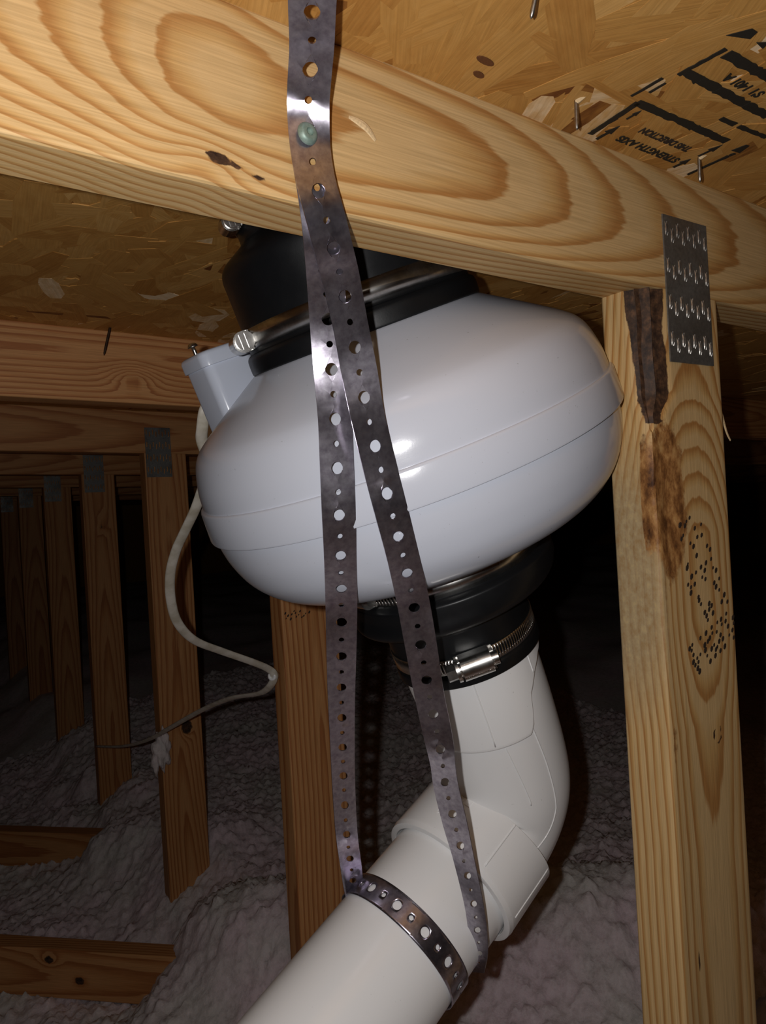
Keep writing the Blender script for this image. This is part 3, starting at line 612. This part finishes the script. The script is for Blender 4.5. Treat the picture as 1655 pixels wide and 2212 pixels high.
# ------------------------------------------------------------------ radon fan
FC = np.array([0.3413, 0.4754, 0.0618]); FN = nrm([-0.3605, -0.0197, 0.9325]); MF = frame(FC, FN)
fan = thing('radon_fan', FC+FN*-0.1, 'white domed duct fan hanging tilted under the nearest rafter', 'fan')
up_prof = smooth_prof([(.1655, -0.002), (.1652, .004), (.1637, .0155), (.1594, .0300), (.1545, .0387), (.1470, .0456), (.1300, .0568), (.1100, .0690), (.0960, .0775), (.0915, .0800), (.0835, .0830)], 6)+[(.0835, .130)]
v, f = lathe(up_prof, MF, 128); mesh_obj('upper_housing', v, f, WHITE, fan, smooth=True)
lo_prof = [(.0780, -.125)]+smooth_prof([(.0780, -.0925), (.0860, -.0925), (.1090, -.0918), (.1290, -.0866), (.1435, -.0775), (.1550, -.0640), (.1618, -.0480), (.1648, -.0340), (.1655, -.0225)], 6)
v, f = lathe(lo_prof, MF, 128); mesh_obj('lower_housing', v, f, WHITE, fan, smooth=True)
b_prof = [(.1650, .0002), (.1668, .0005), (.1678, -.0003), (.1682, -.0015), (.1696, -.0225), (.1692, -.0238), (.1680, -.0242), (.1650, -.0240)]
v, f = lathe(b_prof, MF, 160); o = mesh_obj('seam_band', v, f, WHITE, fan, smooth=True); m = o.modifiers.new('sharp', 'EDGE_SPLIT'); m.split_angle = 0.9
# junction box on the far left of the cone
def rrect(w_, h_, r_, n=6):
    P = []
    for cx, cy, a0 in ((w_/2-r_, h_/2-r_, 0), (-w_/2+r_, h_/2-r_, 90), (-w_/2+r_, -h_/2+r_, 180), (w_/2-r_, -h_/2+r_, 270)):
        P += [(cx+r_*math.cos(math.radians(a0+90*i/n)), cy+r_*math.sin(math.radians(a0+90*i/n))) for i in range(n+1)]
    return P
JAZ = math.radians(130)   # azimuth in the fan's own frame (0 = camera right, 90 = away)
jc = np.array([math.cos(JAZ), math.sin(JAZ)]); jt = np.array([-jc[1], jc[0]]); JR = 0.1250
JROT = math.radians(2); jx = np.array([math.cos(JROT), math.sin(JROT)]); jy = np.array([-jx[1], jx[0]])
def jbox(prof, w_, h_):
    V = []; F = []; base = rrect(w_, h_, 0.008); m = len(base)
    for (sc_, t) in prof:
        for (a, b) in base:
            q = jc*JR+jx*(a+sc_*np.sign(a))+jy*(b+sc_*np.sign(b)); V.append((q[0], q[1], t))
    for i in range(len(prof)-1):
        for j in range(m): j2 = (j+1) % m; F.append((i*m+j, i*m+j2, (i+1)*m+j2, (i+1)*m+j))
    F.append(tuple(range(m))[::-1]); F.append(tuple((len(prof)-1)*m+j for j in range(m)))
    return xf(MF, V), F
v, f = jbox([(0, -0.004), (0, 0.1005)], 0.044, 0.044); jb = mesh_obj('junction_box', v, f, WHITE_BOX, fan, smooth=True); bevel(jb, 0.001, 2, 0.8)
m = jb.modifiers.new('sharp', 'EDGE_SPLIT'); m.split_angle = 0.9
v, f = jbox([(0.0014, 0.1000), (0.0018, 0.1003), (0.0018, 0.1085), (0.0010, 0.1108), (-0.0012, 0.1120)], 0.044, 0.044); bc = mesh_obj('box_cover', v, f, WHITE_BOX, jb, smooth=True); m = bc.modifiers.new('sharp', 'EDGE_SPLIT'); m.split_angle = 0.9
q = jc*JR-jx*0.014+jy*0.004; Ms = MF.copy(); Ms[:3, 3] = xf(MF, [(q[0], q[1], 0.112)])[0]
v, f = lathe(smooth_prof([(0.0001, .0105), (.0028, .0098), (.0042, .0078), (.0044, .0070), (.0044, .0070), (.0016, .0066), (.0016, .0066), (.0016, -.004)], 3), Ms, 20); mesh_obj('cover_screw', v, f, STEEL, jb, smooth=True)

# ------------------------------------------------------------------ hose clamps and rubber couplings
def perforated_cells(cells, nh=16, lay=1):
    """cells: (x0,x1,y0,y1,cx,cy,hx,hy,power) with one hole each (hx=0: solid) -> 2D verts, faces"""
    V = []; F = []
    for (x0, x1, y0, y1, cx, cy, hx, hy, pw) in cells:
        if hx <= 0:
            b = len(V); V += [(x0, y0), (x1, y0), (x1, y1), (x0, y1)]; F.append((b, b+1, b+2, b+3)); continue
        ang = sorted(set([round(2*math.pi*i/nh, 6) for i in range(nh)]+[round(math.atan2(yy-cy, xx-cx) % (2*math.pi), 6) for xx in (x0, x1) for yy in (y0, y1)]))
        b = len(V); n = len(ang); ou = []; inn = []
        for a in ang:
            c_, s_ = math.cos(a), math.sin(a)
            k = min([((x1 if c_ > 0 else x0)-cx)/c_ if abs(c_) > 1e-9 else 1e9, ((y1 if s_ > 0 else y0)-cy)/s_ if abs(s_) > 1e-9 else 1e9]); ou.append((cx+k*c_, cy+k*s_))
            inn.append((cx+hx*np.sign(c_)*abs(c_)**(2/pw), cy+hy*np.sign(s_)*abs(s_)**(2/pw)))
        for q in range(lay+1):
            f = q/lay; V += [(o[0]*(1-f)+i[0]*f, o[1]*(1-f)+i[1]*f) for o, i in zip(ou, inn)]
        for q in range(lay):
            for j in range(n): j2 = (j+1) % n; F.append((b+q*n+j, b+q*n+j2, b+(q+1)*n+j2, b+(q+1)*n+j))
    return np.array(V), F
def weld(o, d=1e-5):
    bm = bmesh.new(); bm.from_mesh(o.data); bmesh.ops.remove_doubles(bm, verts=bm.verts, dist=d); bmesh.ops.recalc_face_normals(bm, faces=bm.faces); bm.to_mesh(o.data); bm.free()
def cyl(p0, p1, r, N=20, r2=None):
    p0, p1 = np.array(p0, float), np.array(p1, float); return tube(np.linspace(p0, p1, 2), [r, r if r2 is None else r2], N, ref=nrm(np.cross(p1-p0, [0.3, 0.5, 0.81])))
def hose_clamp(parent, M, r, t, wd, az, slot_az, hexhead=True, off=(0, 0), turn=1, text=None, k=1.0):
    """band, worm housing and screw around the local z axis of M; az = where the housing sits; slot_az = slotted range of the band"""
    N = 150; cells = []
    for i in range(N):
        a = 2*math.pi*i/N; inside = any(lo <= ((a+1e-6) % (2*math.pi)) <= hi for lo, hi in slot_az)
        st = 2*math.pi/N
        cells.append((a, a+st, -wd/2, wd/2, a+st/2, 0, st*0.24 if inside else 0, wd*0.30, 4))
    V, F = perforated_cells(cells, 8)
    P = np.stack([off[0]+r*np.cos(V[:, 0]), off[1]+r*np.sin(V[:, 0]), t+V[:, 1]], 1)
    band = mesh_obj('hose_clamp', xf(M, P), F, STEEL, parent, smooth=True); weld(band)
    s = band.modifiers.new('thickness', 'SOLIDIFY'); s.thickness = 0.0007; s.offset = 1
    rad = np.array([math.cos(az), math.sin(az), 0]); tan = np.array([-math.sin(az), math.cos(az), 0])*turn; ax = np.array([0, 0, 1.0])
    c0 = rad*r+np.array([off[0], off[1], t]); c = c0+rad*0.0048; grow = lambda P: c0+(np.asarray(P, float)-c0)*k
    parts = []
    # half-round housing shell with a saddle foot
    prof = [(-0.0066, -0.0040), (-0.0066, 0.0005)]+[(-0.0066*math.cos(q), 0.0005+0.0062*math.sin(q)) for q in np.linspace(0.2, math.pi-0.2, 9)]+[(0.0066, 0.0005), (0.0066, -0.0040)]
    L = 0.0165; Vh = [c+tan*(s_*L/2)+ax*a+rad*b for s_ in (-1, 1) for a, b in prof]; n = len(prof)
    Fh = [(j, j+1, n+j+1, n+j) for j in range(n-1)]+[(n-1, 0, n, 2*n-1), tuple(range(n))[::-1], tuple(range(n, 2*n))]
    parts.append((np.array(Vh), Fh))
    v2, f2 = box((-0.0105, -0.0062, -0.0006), (0.0105, 0.0062, 0.0006)); parts.append((np.array([c+tan*p[0]+ax*p[1]+rad*(p[2]-0.0040) for p in v2]), f2))
    hv, hf = merge(parts); ho = mesh_obj('clamp_housing', xf(M, grow(hv)), hf, STEEL, band, smooth=True); m = ho.modifiers.new('sharp', 'EDGE_SPLIT'); m.split_angle = 0.7
    # worm screw with collar and head
    ps = []
    ps.append(cyl(c-tan*(L/2+0.0012), c-tan*(L/2+0.0030), 0.0064, 20))
    if hexhead: ps.append(cyl(c-tan*(L/2+0.0030), c-tan*(L/2+0.0082), 0.0048, 6))
    else:
        ps.append(cyl(c-tan*(L/2+0.0030), c-tan*(L/2+0.0058), 0.0060, 20))
    ps.append(cyl(c-tan*L/2, c-tan*(L/2+0.0014), 0.0040, 14)); ps.append(cyl(c+tan*L/2, c+tan*(L/2+0.0038), 0.0040, 14))
    sv, sf = merge(ps); so = mesh_obj('clamp_screw', xf(M, grow(sv)), sf, STEEL, band, smooth=True); m = so.modifiers.new('sharp', 'EDGE_SPLIT'); m.split_angle = 0.6
    if not hexhead:   # the screwdriver slot: a dark recess bar between two raised lands
        for s_ in (-1, 1):
            v3, f3 = box((-0.0004, -0.0052, 0.0007), (0.0008, 0.0052, 0.0034)); v3 = v3*np.array([1, 1, s_]) if s_ > 0 else v3*np.array([1, 1, -1])
            W = np.array([c-tan*(L/2+0.0058+p[0])+ax*p[1]*0.9+rad*p[2]*0.9 for p in v3]); mesh_obj('screw_land', xf(M, grow(W)), f3, STEEL, band)
    if text:
        Vt, Ft = print_text(text, 0, 0, 0.0034, None, 0.82)
        W = np.array([c-tan*p[0]*turn*1.0+ax*(-p[1]-0.0018)+rad*(0.0062+p[2]*0.8-0.0001) for p in Vt]); mesh_obj('stamped_lettering', xf(M, grow(W)), Ft, STEEL, band)
    return band
AZ_CAM = math.radians(-90)   # toward the camera
upc = thing('rubber_coupling', FC+FN*0.08, 'wide black rubber coupling on top of the white fan, under the rafter', 'coupling')
prof = [(.0830, .0790)]+smooth_prof([(.0890, .0790), (.0918, .0802), (.0924, .0825), (.0922, .0905), (.0908, .0935), (.0885, .0950)], 4)+[(.0882, .0970), (.0880, .1350)]+smooth_prof([(.0880, .1420), (.0880, .1500), (.0866, .1555), (.0830, .1598), (.0760, .1640), (.0690, .1680), (.0658, .1705)], 5)+[(.0652, .1730), (.0650, .1950), (.0600, .1960)]
v, f = lathe(prof, MF, 112); mesh_obj('coupling_sleeve', v, f, RUBBER, upc, smooth=True)
hose_clamp(upc, MF, .0884, .1050, .0140, math.radians(166), [(math.radians(30), math.radians(150))], hexhead=False, turn=-1, k=1.15)
hose_clamp(upc, MF, .0654, .1850, .0110, math.radians(166), [(math.radians(20), math.radians(150))], hexhead=False, turn=-1)
loc_ = thing('rubber_coupling', FC-FN*0.2, 'stepped black rubber coupling below the white fan, clamped onto the elbow', 'coupling')
NOFF = (-0.0075, 0.004)
def noff(t): q = np.clip((-0.128-t)/0.022, 0, 1); return (NOFF[0]*q, NOFF[1]*q)
prof = [(.0780, -.0935), (.0800, -.0935)]+smooth_prof([(.0815, -.0945), (.0818, -.0965), (.0818, -.0965), (.0805, -.0970), (.0803, -.0976)], 2)+[(.0803, -.1145)]+smooth_prof([(.0830, -.1156), (.0866, -.1180), (.0872, -.1210), (.0872, -.1290), (.0864, -.1375), (.0820, -.1425), (.0740, -.1450), (.0665, -.1462), (.0628, -.1490), (.0616, -.1530)], 4)+[(.0612, -.1680), (.0612, -.1850)]+smooth_prof([(.0618, -.1862), (.0626, -.1880), (.0626, -.1950), (.0618, -.1965), (.0560, -.1965)], 3)
v, f = lathe(prof, MF, 112, noff); mesh_obj('coupling_sleeve', v, f, RUBBER, loc_, smooth=True)
hose_clamp(loc_, MF, .0808, -.1070, .0138, math.radians(178), [(math.radians(184), math.radians(208))], hexhead=True)
hose_clamp(loc_, MF, .0616, -.1775, .0125, math.radians(237), [(math.radians(200), math.radians(359.9)), (0, math.radians(60))], hexhead=True, off=NOFF, text='IDEAL-TRIDON', k=1.45)

# ------------------------------------------------------------------ pvc elbow and pipe
PP = np.array([0.2885, 0.4856, -0.3643]); PD = nrm([1, 0.1137, 0.5084])
A0 = xf(MF, [(NOFF[0], NOFF[1], -0.180)])[0]; A1 = xf(MF, [(NOFF[0], NOFF[1], -0.214)])[0]
B1 = PP+PD*0.150; B0 = PP+PD*0.100
def elbow_path():
    P = [A0+(A1-A0)*s for s in np.linspace(0, 1, 8, endpoint=False)]
    h1, h2 = 0.085, 0.055; c1 = A1-FN*h1; c2 = B1+PD*h2
    for s in np.linspace(0, 1, 40): P.append((1-s)**3*A1+3*(1-s)**2*s*c1+3*(1-s)*s*s*c2+s**3*B1)
    P += [B1+(B0-B1)*s for s in np.linspace(0, 1, 8)[1:]]
    return np.array(P)
EP = elbow_path(); ET = np.gradient(EP, axis=0); ET /= np.linalg.norm(ET, axis=1)[:, None]
def path_frames(P, T):
    u = nrm(np.array([0, -1.0, 0])-(np.array([0, -1.0, 0])@T[0])*T[0]); U = []
    for t in T: u = nrm(u-(u@t)*t); U.append(u)
    U = np.array(U); return U, np.cross(T, U)
EU, EB = path_frames(EP, ET)   # u points to the camera side, b = t x u
def on_elbow(i, ang, r):
    i = np.asarray(i, float); P = catmull(EP, i); U = catmull(EU, i); B = catmull(EB, i)
    return P+np.asarray(r)[..., None]*(np.cos(ang)[..., None]*U+np.sin(ang)[..., None]*B)
def elbow_surface(i0, i1, n, N, rf, cap=True):
    I = np.linspace(i0, i1, n); A = np.linspace(0, 2*math.pi, N, endpoint=False); II, AA = np.meshgrid(I, A, indexing='ij')
    V = on_elbow(II.ravel(), AA.ravel(), rf(II.ravel(), AA.ravel())); F = [(a*N+b, a*N+(b+1) % N, (a+1)*N+(b+1) % N, (a+1)*N+b) for a in range(n-1) for b in range(N)]
    return V, F
elbow = thing('pvc_elbow', B0+np.array([0.05, 0, -0.03]), 'white plastic elbow fitting between black coupling and pipe', 'pipe fitting')
NE = len(EP)-1
sm = lambda e0, e1, x: (lambda t: t*t*(3-2*t))(np.clip((x-e0)/(e1-e0), 0, 1))
def body_r(i, a):
    return np.full_like(i, 0.0560)+0.0035*np.exp(-((i-30)/9)**2)
def pad_edge(a):   # where the raised hub ends, by angle (0 = toward camera, + = camera right side)
    d = 0.72-a; d = (d+math.pi) % (2*math.pi)-math.pi     # 0 faces the photographer, + turns to the right
    return np.interp(d, [-3.15, -1.25, -1.0, 0.56, 0.64, 0.74, 0.98, 1.2, 1.6, 2.2, 3.15], [1.5, 1.5, 14.6, 14.6, 13.5, 10.0, 7.8, 6.0, 5.0, 3.5, 1.5])
v, f = elbow_surface(0, NE-10, 80, 96, body_r); mesh_obj('elbow_body', v, f, PVC, elbow, smooth=True)
def hub_surface():
    N = 220; A = np.linspace(0, 2*math.pi, N, endpoint=False); E = pad_edge(A); fr = list(np.linspace(0, 1, 40)); V = []
    for f_ in fr: V.append(on_elbow(E*f_, A, np.full(N, 0.0598)))
    for dr, di in ((0.0595, 0.10), (0.0588, 0.16), (0.0545, 0.16)): V.append(on_elbow(E+di, A, np.full(N, dr)))
    m_ = len(V); return np.concatenate(V), [(a*N+b, a*N+(b+1) % N, (a+1)*N+(b+1) % N, (a+1)*N+b) for a in range(m_-1) for b in range(N)]
v, f = hub_surface(); o = mesh_obj('upper_hub', v, f, PVC, elbow, smooth=True); m = o.modifiers.new('sharp', 'EDGE_SPLIT'); m.split_angle = 0.7
SR = 0.0632
sp = [(NE-9.6, .0560), (NE-9.5, SR-0.0006), (NE-9.3, SR), (NE-1.0, SR), (NE-0.75, SR-0.0002), (NE-0.72, SR+0.0002), (NE-0.1, SR-0.0008), (NE, SR-0.0018), (NE, .0575), (NE-0.1, .0570), (NE-1.2, .0555)]
N = 112; A = np.linspace(0, 2*math.pi, N, endpoint=False); V = []; 
for i_, r_ in sp: V.append(on_elbow(np.full(N, i_), A, np.full(N, r_)))
F = [(a*N+b, a*N+(b+1) % N, (a+1)*N+(b+1) % N, (a+1)*N+b) for a in range(len(sp)-1) for b in range(N)]
o = mesh_obj('lower_socket', np.concatenate(V), F, PVC, elbow, smooth=True); m = o.modifiers.new('sharp', 'EDGE_SPLIT'); m.split_angle = 0.6
def mold_line(i0, i1, a0, a1, r, w_=0.0008, n=14):
    i = np.linspace(i0, i1, n); a = np.linspace(a0, a1, n); P = on_elbow(i, a, np.full(n, r)); v, f = tube(P, w_, 6); mesh_obj('mold_line', v, f, PVC, elbow, smooth=True)
mold_line(NE-9, NE-1.1, 0.66, 0.66, SR-0.0001); mold_line(NE-9, NE-1.1, -0.22, -0.22, SR-0.0001); mold_line(NE-9, NE-1.1, 3.0, 3.0, SR-0.0001)
mold_line(1.5, 14.2, 0.70, 0.70, 0.0598, 0.0006); mold_line(1.0, 8.0, -0.20, -0.20, 0.0598, 0.0007); mold_line(11.0, 14.6, 1.42, 1.42, 0.0597, 0.0006)
i = np.linspace(13.0, NE-10, 30); P = on_elbow(i, np.interp(i, [13, 20, 30, NE-10], [0.10, 0.02, -0.04, 0.10]), body_r(i, i)+0.0001); v, f = tube(P, 0.0006, 6); mesh_obj('mold_line', v, f, PVC, elbow, smooth=True)
i = np.linspace(14.8, 27, 18); P = on_elbow(i, np.interp(i, [12, 26], [0.62, 0.40]), body_r(i, i)+0.0000); v, f = tube(P, 0.0005, 6); mesh_obj('mold_line', v, f, PVC, elbow, smooth=True)
# raised lettering on the lower socket, upside down
def socket_text(txt, ang0, i0, size):
    V, F = print_text(txt, 0, 0, size, None, 1.0); a = ang0+V[:, 0]/SR; per = np.linalg.norm(B1-B0)/7.0
    W = on_elbow(i0+V[:, 1]/per, a, SR+V[:, 2]*1.2+0.00005); mesh_obj('raised_lettering', W, F, PVC, elbow)
socket_text('PVC', 1.36, NE-5.6, 0.0080); socket_text('31  040', 1.42, NE-3.0, 0.0075)
# straight pipe
L0, L1 = 0.118, -1.02
ts = np.linspace(L0, L1, 3); v1, f1 = tube([PP+PD*t for t in ts], 0.0552, 112, cap=False, ref=(0, -1, 0)); v2, f2 = tube([PP+PD*t for t in ts], 0.0500, 112, cap=False, ref=(0, -1, 0))
f2 = [q[::-1] for q in f2]; v, f = merge([(v1, f1), (v2, f2)]); n_ = len(v1); f += [(j, n_+j, n_+(j+1) % 112, (j+1) % 112) for j in range(112)]; k_ = 2*112; f += [(k_+j, k_+(j+1) % 112, n_+k_+(j+1) % 112, n_+k_+j) for j in range(112)]
pipe = mesh_obj('pvc_pipe', v, f, PVC, origin=PP+PD*L1, smooth=True); m = pipe.modifiers.new('sharp', 'EDGE_SPLIT'); m.split_angle = 0.8
tag(pipe, 'straight white plastic pipe sloping down to the lower left, wrapped by the strap', 'pipe')

# ------------------------------------------------------------------ perforated hanger strap
def strip(edges, s_anchor_i, name, parent, off=0.0, end_trim=0.0):
    E = np.array(edges, float).reshape(len(edges), 6); K = len(E); ss = np.linspace(0, K-1, (K-1)*24+1); C = catmull(E, ss); mid = (C[:, :3]+C[:, 3:])/2
    al = np.concatenate([[0], np.cumsum(np.linalg.norm(np.diff(mid, axis=0), axis=1))]); tot = al[-1]-end_trim
    a0 = np.interp(s_anchor_i, ss, al); H = 0.014; k0 = -int(math.floor((a0-H/2)/H)); cells = []
    k = k0
    while a0+k*H-H/2 < tot:
        c = a0+k*H; lo, hi = max(0, c-H/2), min(tot, c+H/2)
        if lo < c-0.004 and hi > c+0.004:
            r = 0.0036 if k % 2 == 0 else 0.00185; cells.append((lo, hi, -1, 1, c, 0, r, r/0.01025, 2))
        elif hi > lo: cells.append((lo, hi, -1, 1, c, 0, 0, 0, 2))
        k += 1
    if cells[0][0] > 1e-4: cells.insert(0, (0, cells[0][0], -1, 1, 0, 0, 0, 0, 2))
    V2, F = perforated_cells(cells, 24, 2)
    si = np.interp(V2[:, 0], al, ss); Q = catmull(E, si); Lf, Rt = Q[:, :3], Q[:, 3:]; b = (V2[:, 1:2]+1)/2; P = Lf*(1-b)+Rt*b
    if off:
        d = -(P/np.linalg.norm(P, axis=1)[:, None]); P = P+d*off
    o = mesh_obj(name, P, F, ZINC, parent, smooth=True); weld(o)
    m = o.modifiers.new('thickness', 'SOLIDIFY'); m.thickness = 0.0008; m.offset = 0
    m = o.modifiers.new('sharp', 'EDGE_SPLIT'); m.split_angle = 0.6
    return o
hs = thing('hanger_strap', PP+PD*0.04, 'galvanized perforated strap screwed to the nearest rafter and looped around the pipe', 'strap')
strip(LEFT, 8.05, 'strap_run', hs); strip(RIGHT, 7.0, 'strap_run', hs)
# loop around the pipe
cells = []; RL = 0.0570; circ = 2*math.pi*RL; nn = int(round(circ/0.014)); nn += nn % 2; H = circ/nn
for k in range(nn):
    r = 0.0036 if k % 2 == 0 else 0.00185; cells.append((k*H, (k+1)*H, -0.01025, 0.01025, (k+0.5)*H, 0, r, r, 2))
V2, F = perforated_cells(cells, 40, 4); MP = frame(PP+PD*0.0405, PD); a = V2[:, 0]/RL+0.12
o = mesh_obj('pipe_loop', xf(MP, np.stack([RL*np.cos(a), RL*np.sin(a), V2[:, 1]], 1)), F, ZINC, hs, smooth=True); weld(o)
m = o.modifiers.new('thickness', 'SOLIDIFY'); m.thickness = 0.0009; m.offset = 0
# the screw holding it
Msc = frame(np.array([0.1766, 0.3092, 0.1842]), (0.08, -1, 0.03), (0, 0, 1))
v1, f1 = lathe(smooth_prof([(.0001, .0012), (.0016, .0012), (.0016, .0012), (.0020, .0030), (.0020, .0030), (.0036, .0029), (.0046, .0022), (.0054, .0008), (.0054, .0000), (.0054, .0000), (.0022, -.0004), (.0022, -.0004), (.0020, -.030), (.0003, -.036)], 3), Msc, 24)
sc = mesh_obj('wood_screw', v1, f1, GREENSC, origin=(0.1762, 0.315, 0.1838), smooth=True); m = sc.modifiers.new('sharp', 'EDGE_SPLIT'); m.split_angle = 0.7
tag(sc, 'green coated screw driven through the hanger strap into the rafter', 'screw')

# ------------------------------------------------------------------ cable, clip, nails
CP = catmull(np.array(CABLE_PTS), np.linspace(0, len(CABLE_PTS)-1, 150)); v, f = tube(CP, 0.0056, 14, flat=(0.45, 1.0), ref=(0.4, 0.3, 0.86))
cb = mesh_obj('power_cable', v, f, CABLE, smooth=True); tag(cb, 'white flat power cable looping from the junction box to the second post', 'cable')
Mc = frame(np.array([0.4330, 0.9390, -0.2215]), nrm([-1, -0.75, 0.05]), (0, 0, 1))
cl = thing('cable_clip', (0.4395, 0.947, -0.2225), 'small round white nail-in clip holding the cable on the second post', 'clip')
v, f = lathe([(.0022, .0075), (.0052, .0078), (.0062, .0068), (.0062, -.0040), (.0022, -.0040)], Mc, 20, closed=True); mesh_obj('clip_ring', v, f, PVC, cl, smooth=True)
v, f = lathe([(.0001, .0050), (.0019, .0050), (.0019, -.020), (.0001, -.020)], Mc, 12); mesh_obj('clip_nail', v, f, RUST, cl)
def nail(base, tip, label, r=0.0013, mat=NAIL, chip=True):
    base, tip = np.array(base, float), np.array(tip, float); t = thing('roofing_nail', base, label, 'nail')
    d = tip-base; P = [base-d*0.3, base, base+d*0.78, base+d*0.92, tip]; v, f = tube(P, [r, r, r, r*0.75, 0.0001], 10, ref=(1, 0.2, 0)); mesh_obj('shank', v, f, mat, t, smooth=True)
    if chip:
        q = np.array([0.004, -0.012, 0.0]); V = [base+0.62*np.array(q) for q in ((-0.0024, -0.001, -0.001), (0.0024, 0.0005, -0.004), (0.0044, -0.0110, 0.0006), (0.0000, -0.0075, 0.0006), (-0.001, 0.0, -0.005))]
        mesh_obj('wood_chip', V, [(0, 1, 2, 3), (0, 3, 4), (1, 4, 2), (3, 2, 4), (0, 4, 1)], SPLINT, t)
nail((0.3510, 0.2900, roof_z(0.351)-0.001), (0.3515, 0.2910, roof_z(0.351)-0.0185), 'steel nail tip poking through the roof deck beside the stamped box corner')
nail((0.4820, 0.2940, roof_z(0.482)-0.001), (0.4830, 0.2950, roof_z(0.482)-0.0185), 'steel nail tip poking through the roof deck over the stamped lettering')
nail((0.2610, 0.2330, roof_z(0.261)-0.001), (0.2600, 0.2385, roof_z(0.261)-0.0150), 'nail tip through the roof deck at the top edge, farthest from the lettering', chip=False)
nail((0.2320, 0.9120, roof_z(0.232)-0.001), (0.2225, 0.9110, roof_z(0.232)-0.036), 'long dark nail hanging in front of the second rafter', 0.0016, RUST, chip=False)
# tuft of insulation caught on the third post
rt_ = np.random.default_rng(5); V = []; F = []
bm = bmesh.new(); bmesh.ops.create_icosphere(bm, subdivisions=4, radius=1.0)
P = np.array([q.co[:] for q in bm.verts]); F = [tuple(q.index for q in fc.verts) for fc in bm.faces]; bm.free()
n3 = SN(77, (3, 7, 15, 31), 3); rr = 1+0.35*n3(P[:, 0]*1.0, P[:, 1], P[:, 2])+0.2*np.sin(P[:, 2]*9+P[:, 0]*7)
c_ = np.array([0.4430, 1.5330, -0.470]); W = c_+P*rr[:, None]*np.array([0.017, 0.013, 0.045])+np.outer(P[:, 2], [0.008, 0, 0])
tf = mesh_obj('insulation_tuft', W, F, INSUL, smooth=True); tag(tf, 'pale tuft of insulation clinging to the edge of the third post', 'insulation')

# ------------------------------------------------------------------ lift the whole scene so that the insulation lies near z = 0
for o in list(bpy.data.objects):
    if o.parent is None: o.location.z += 0.90
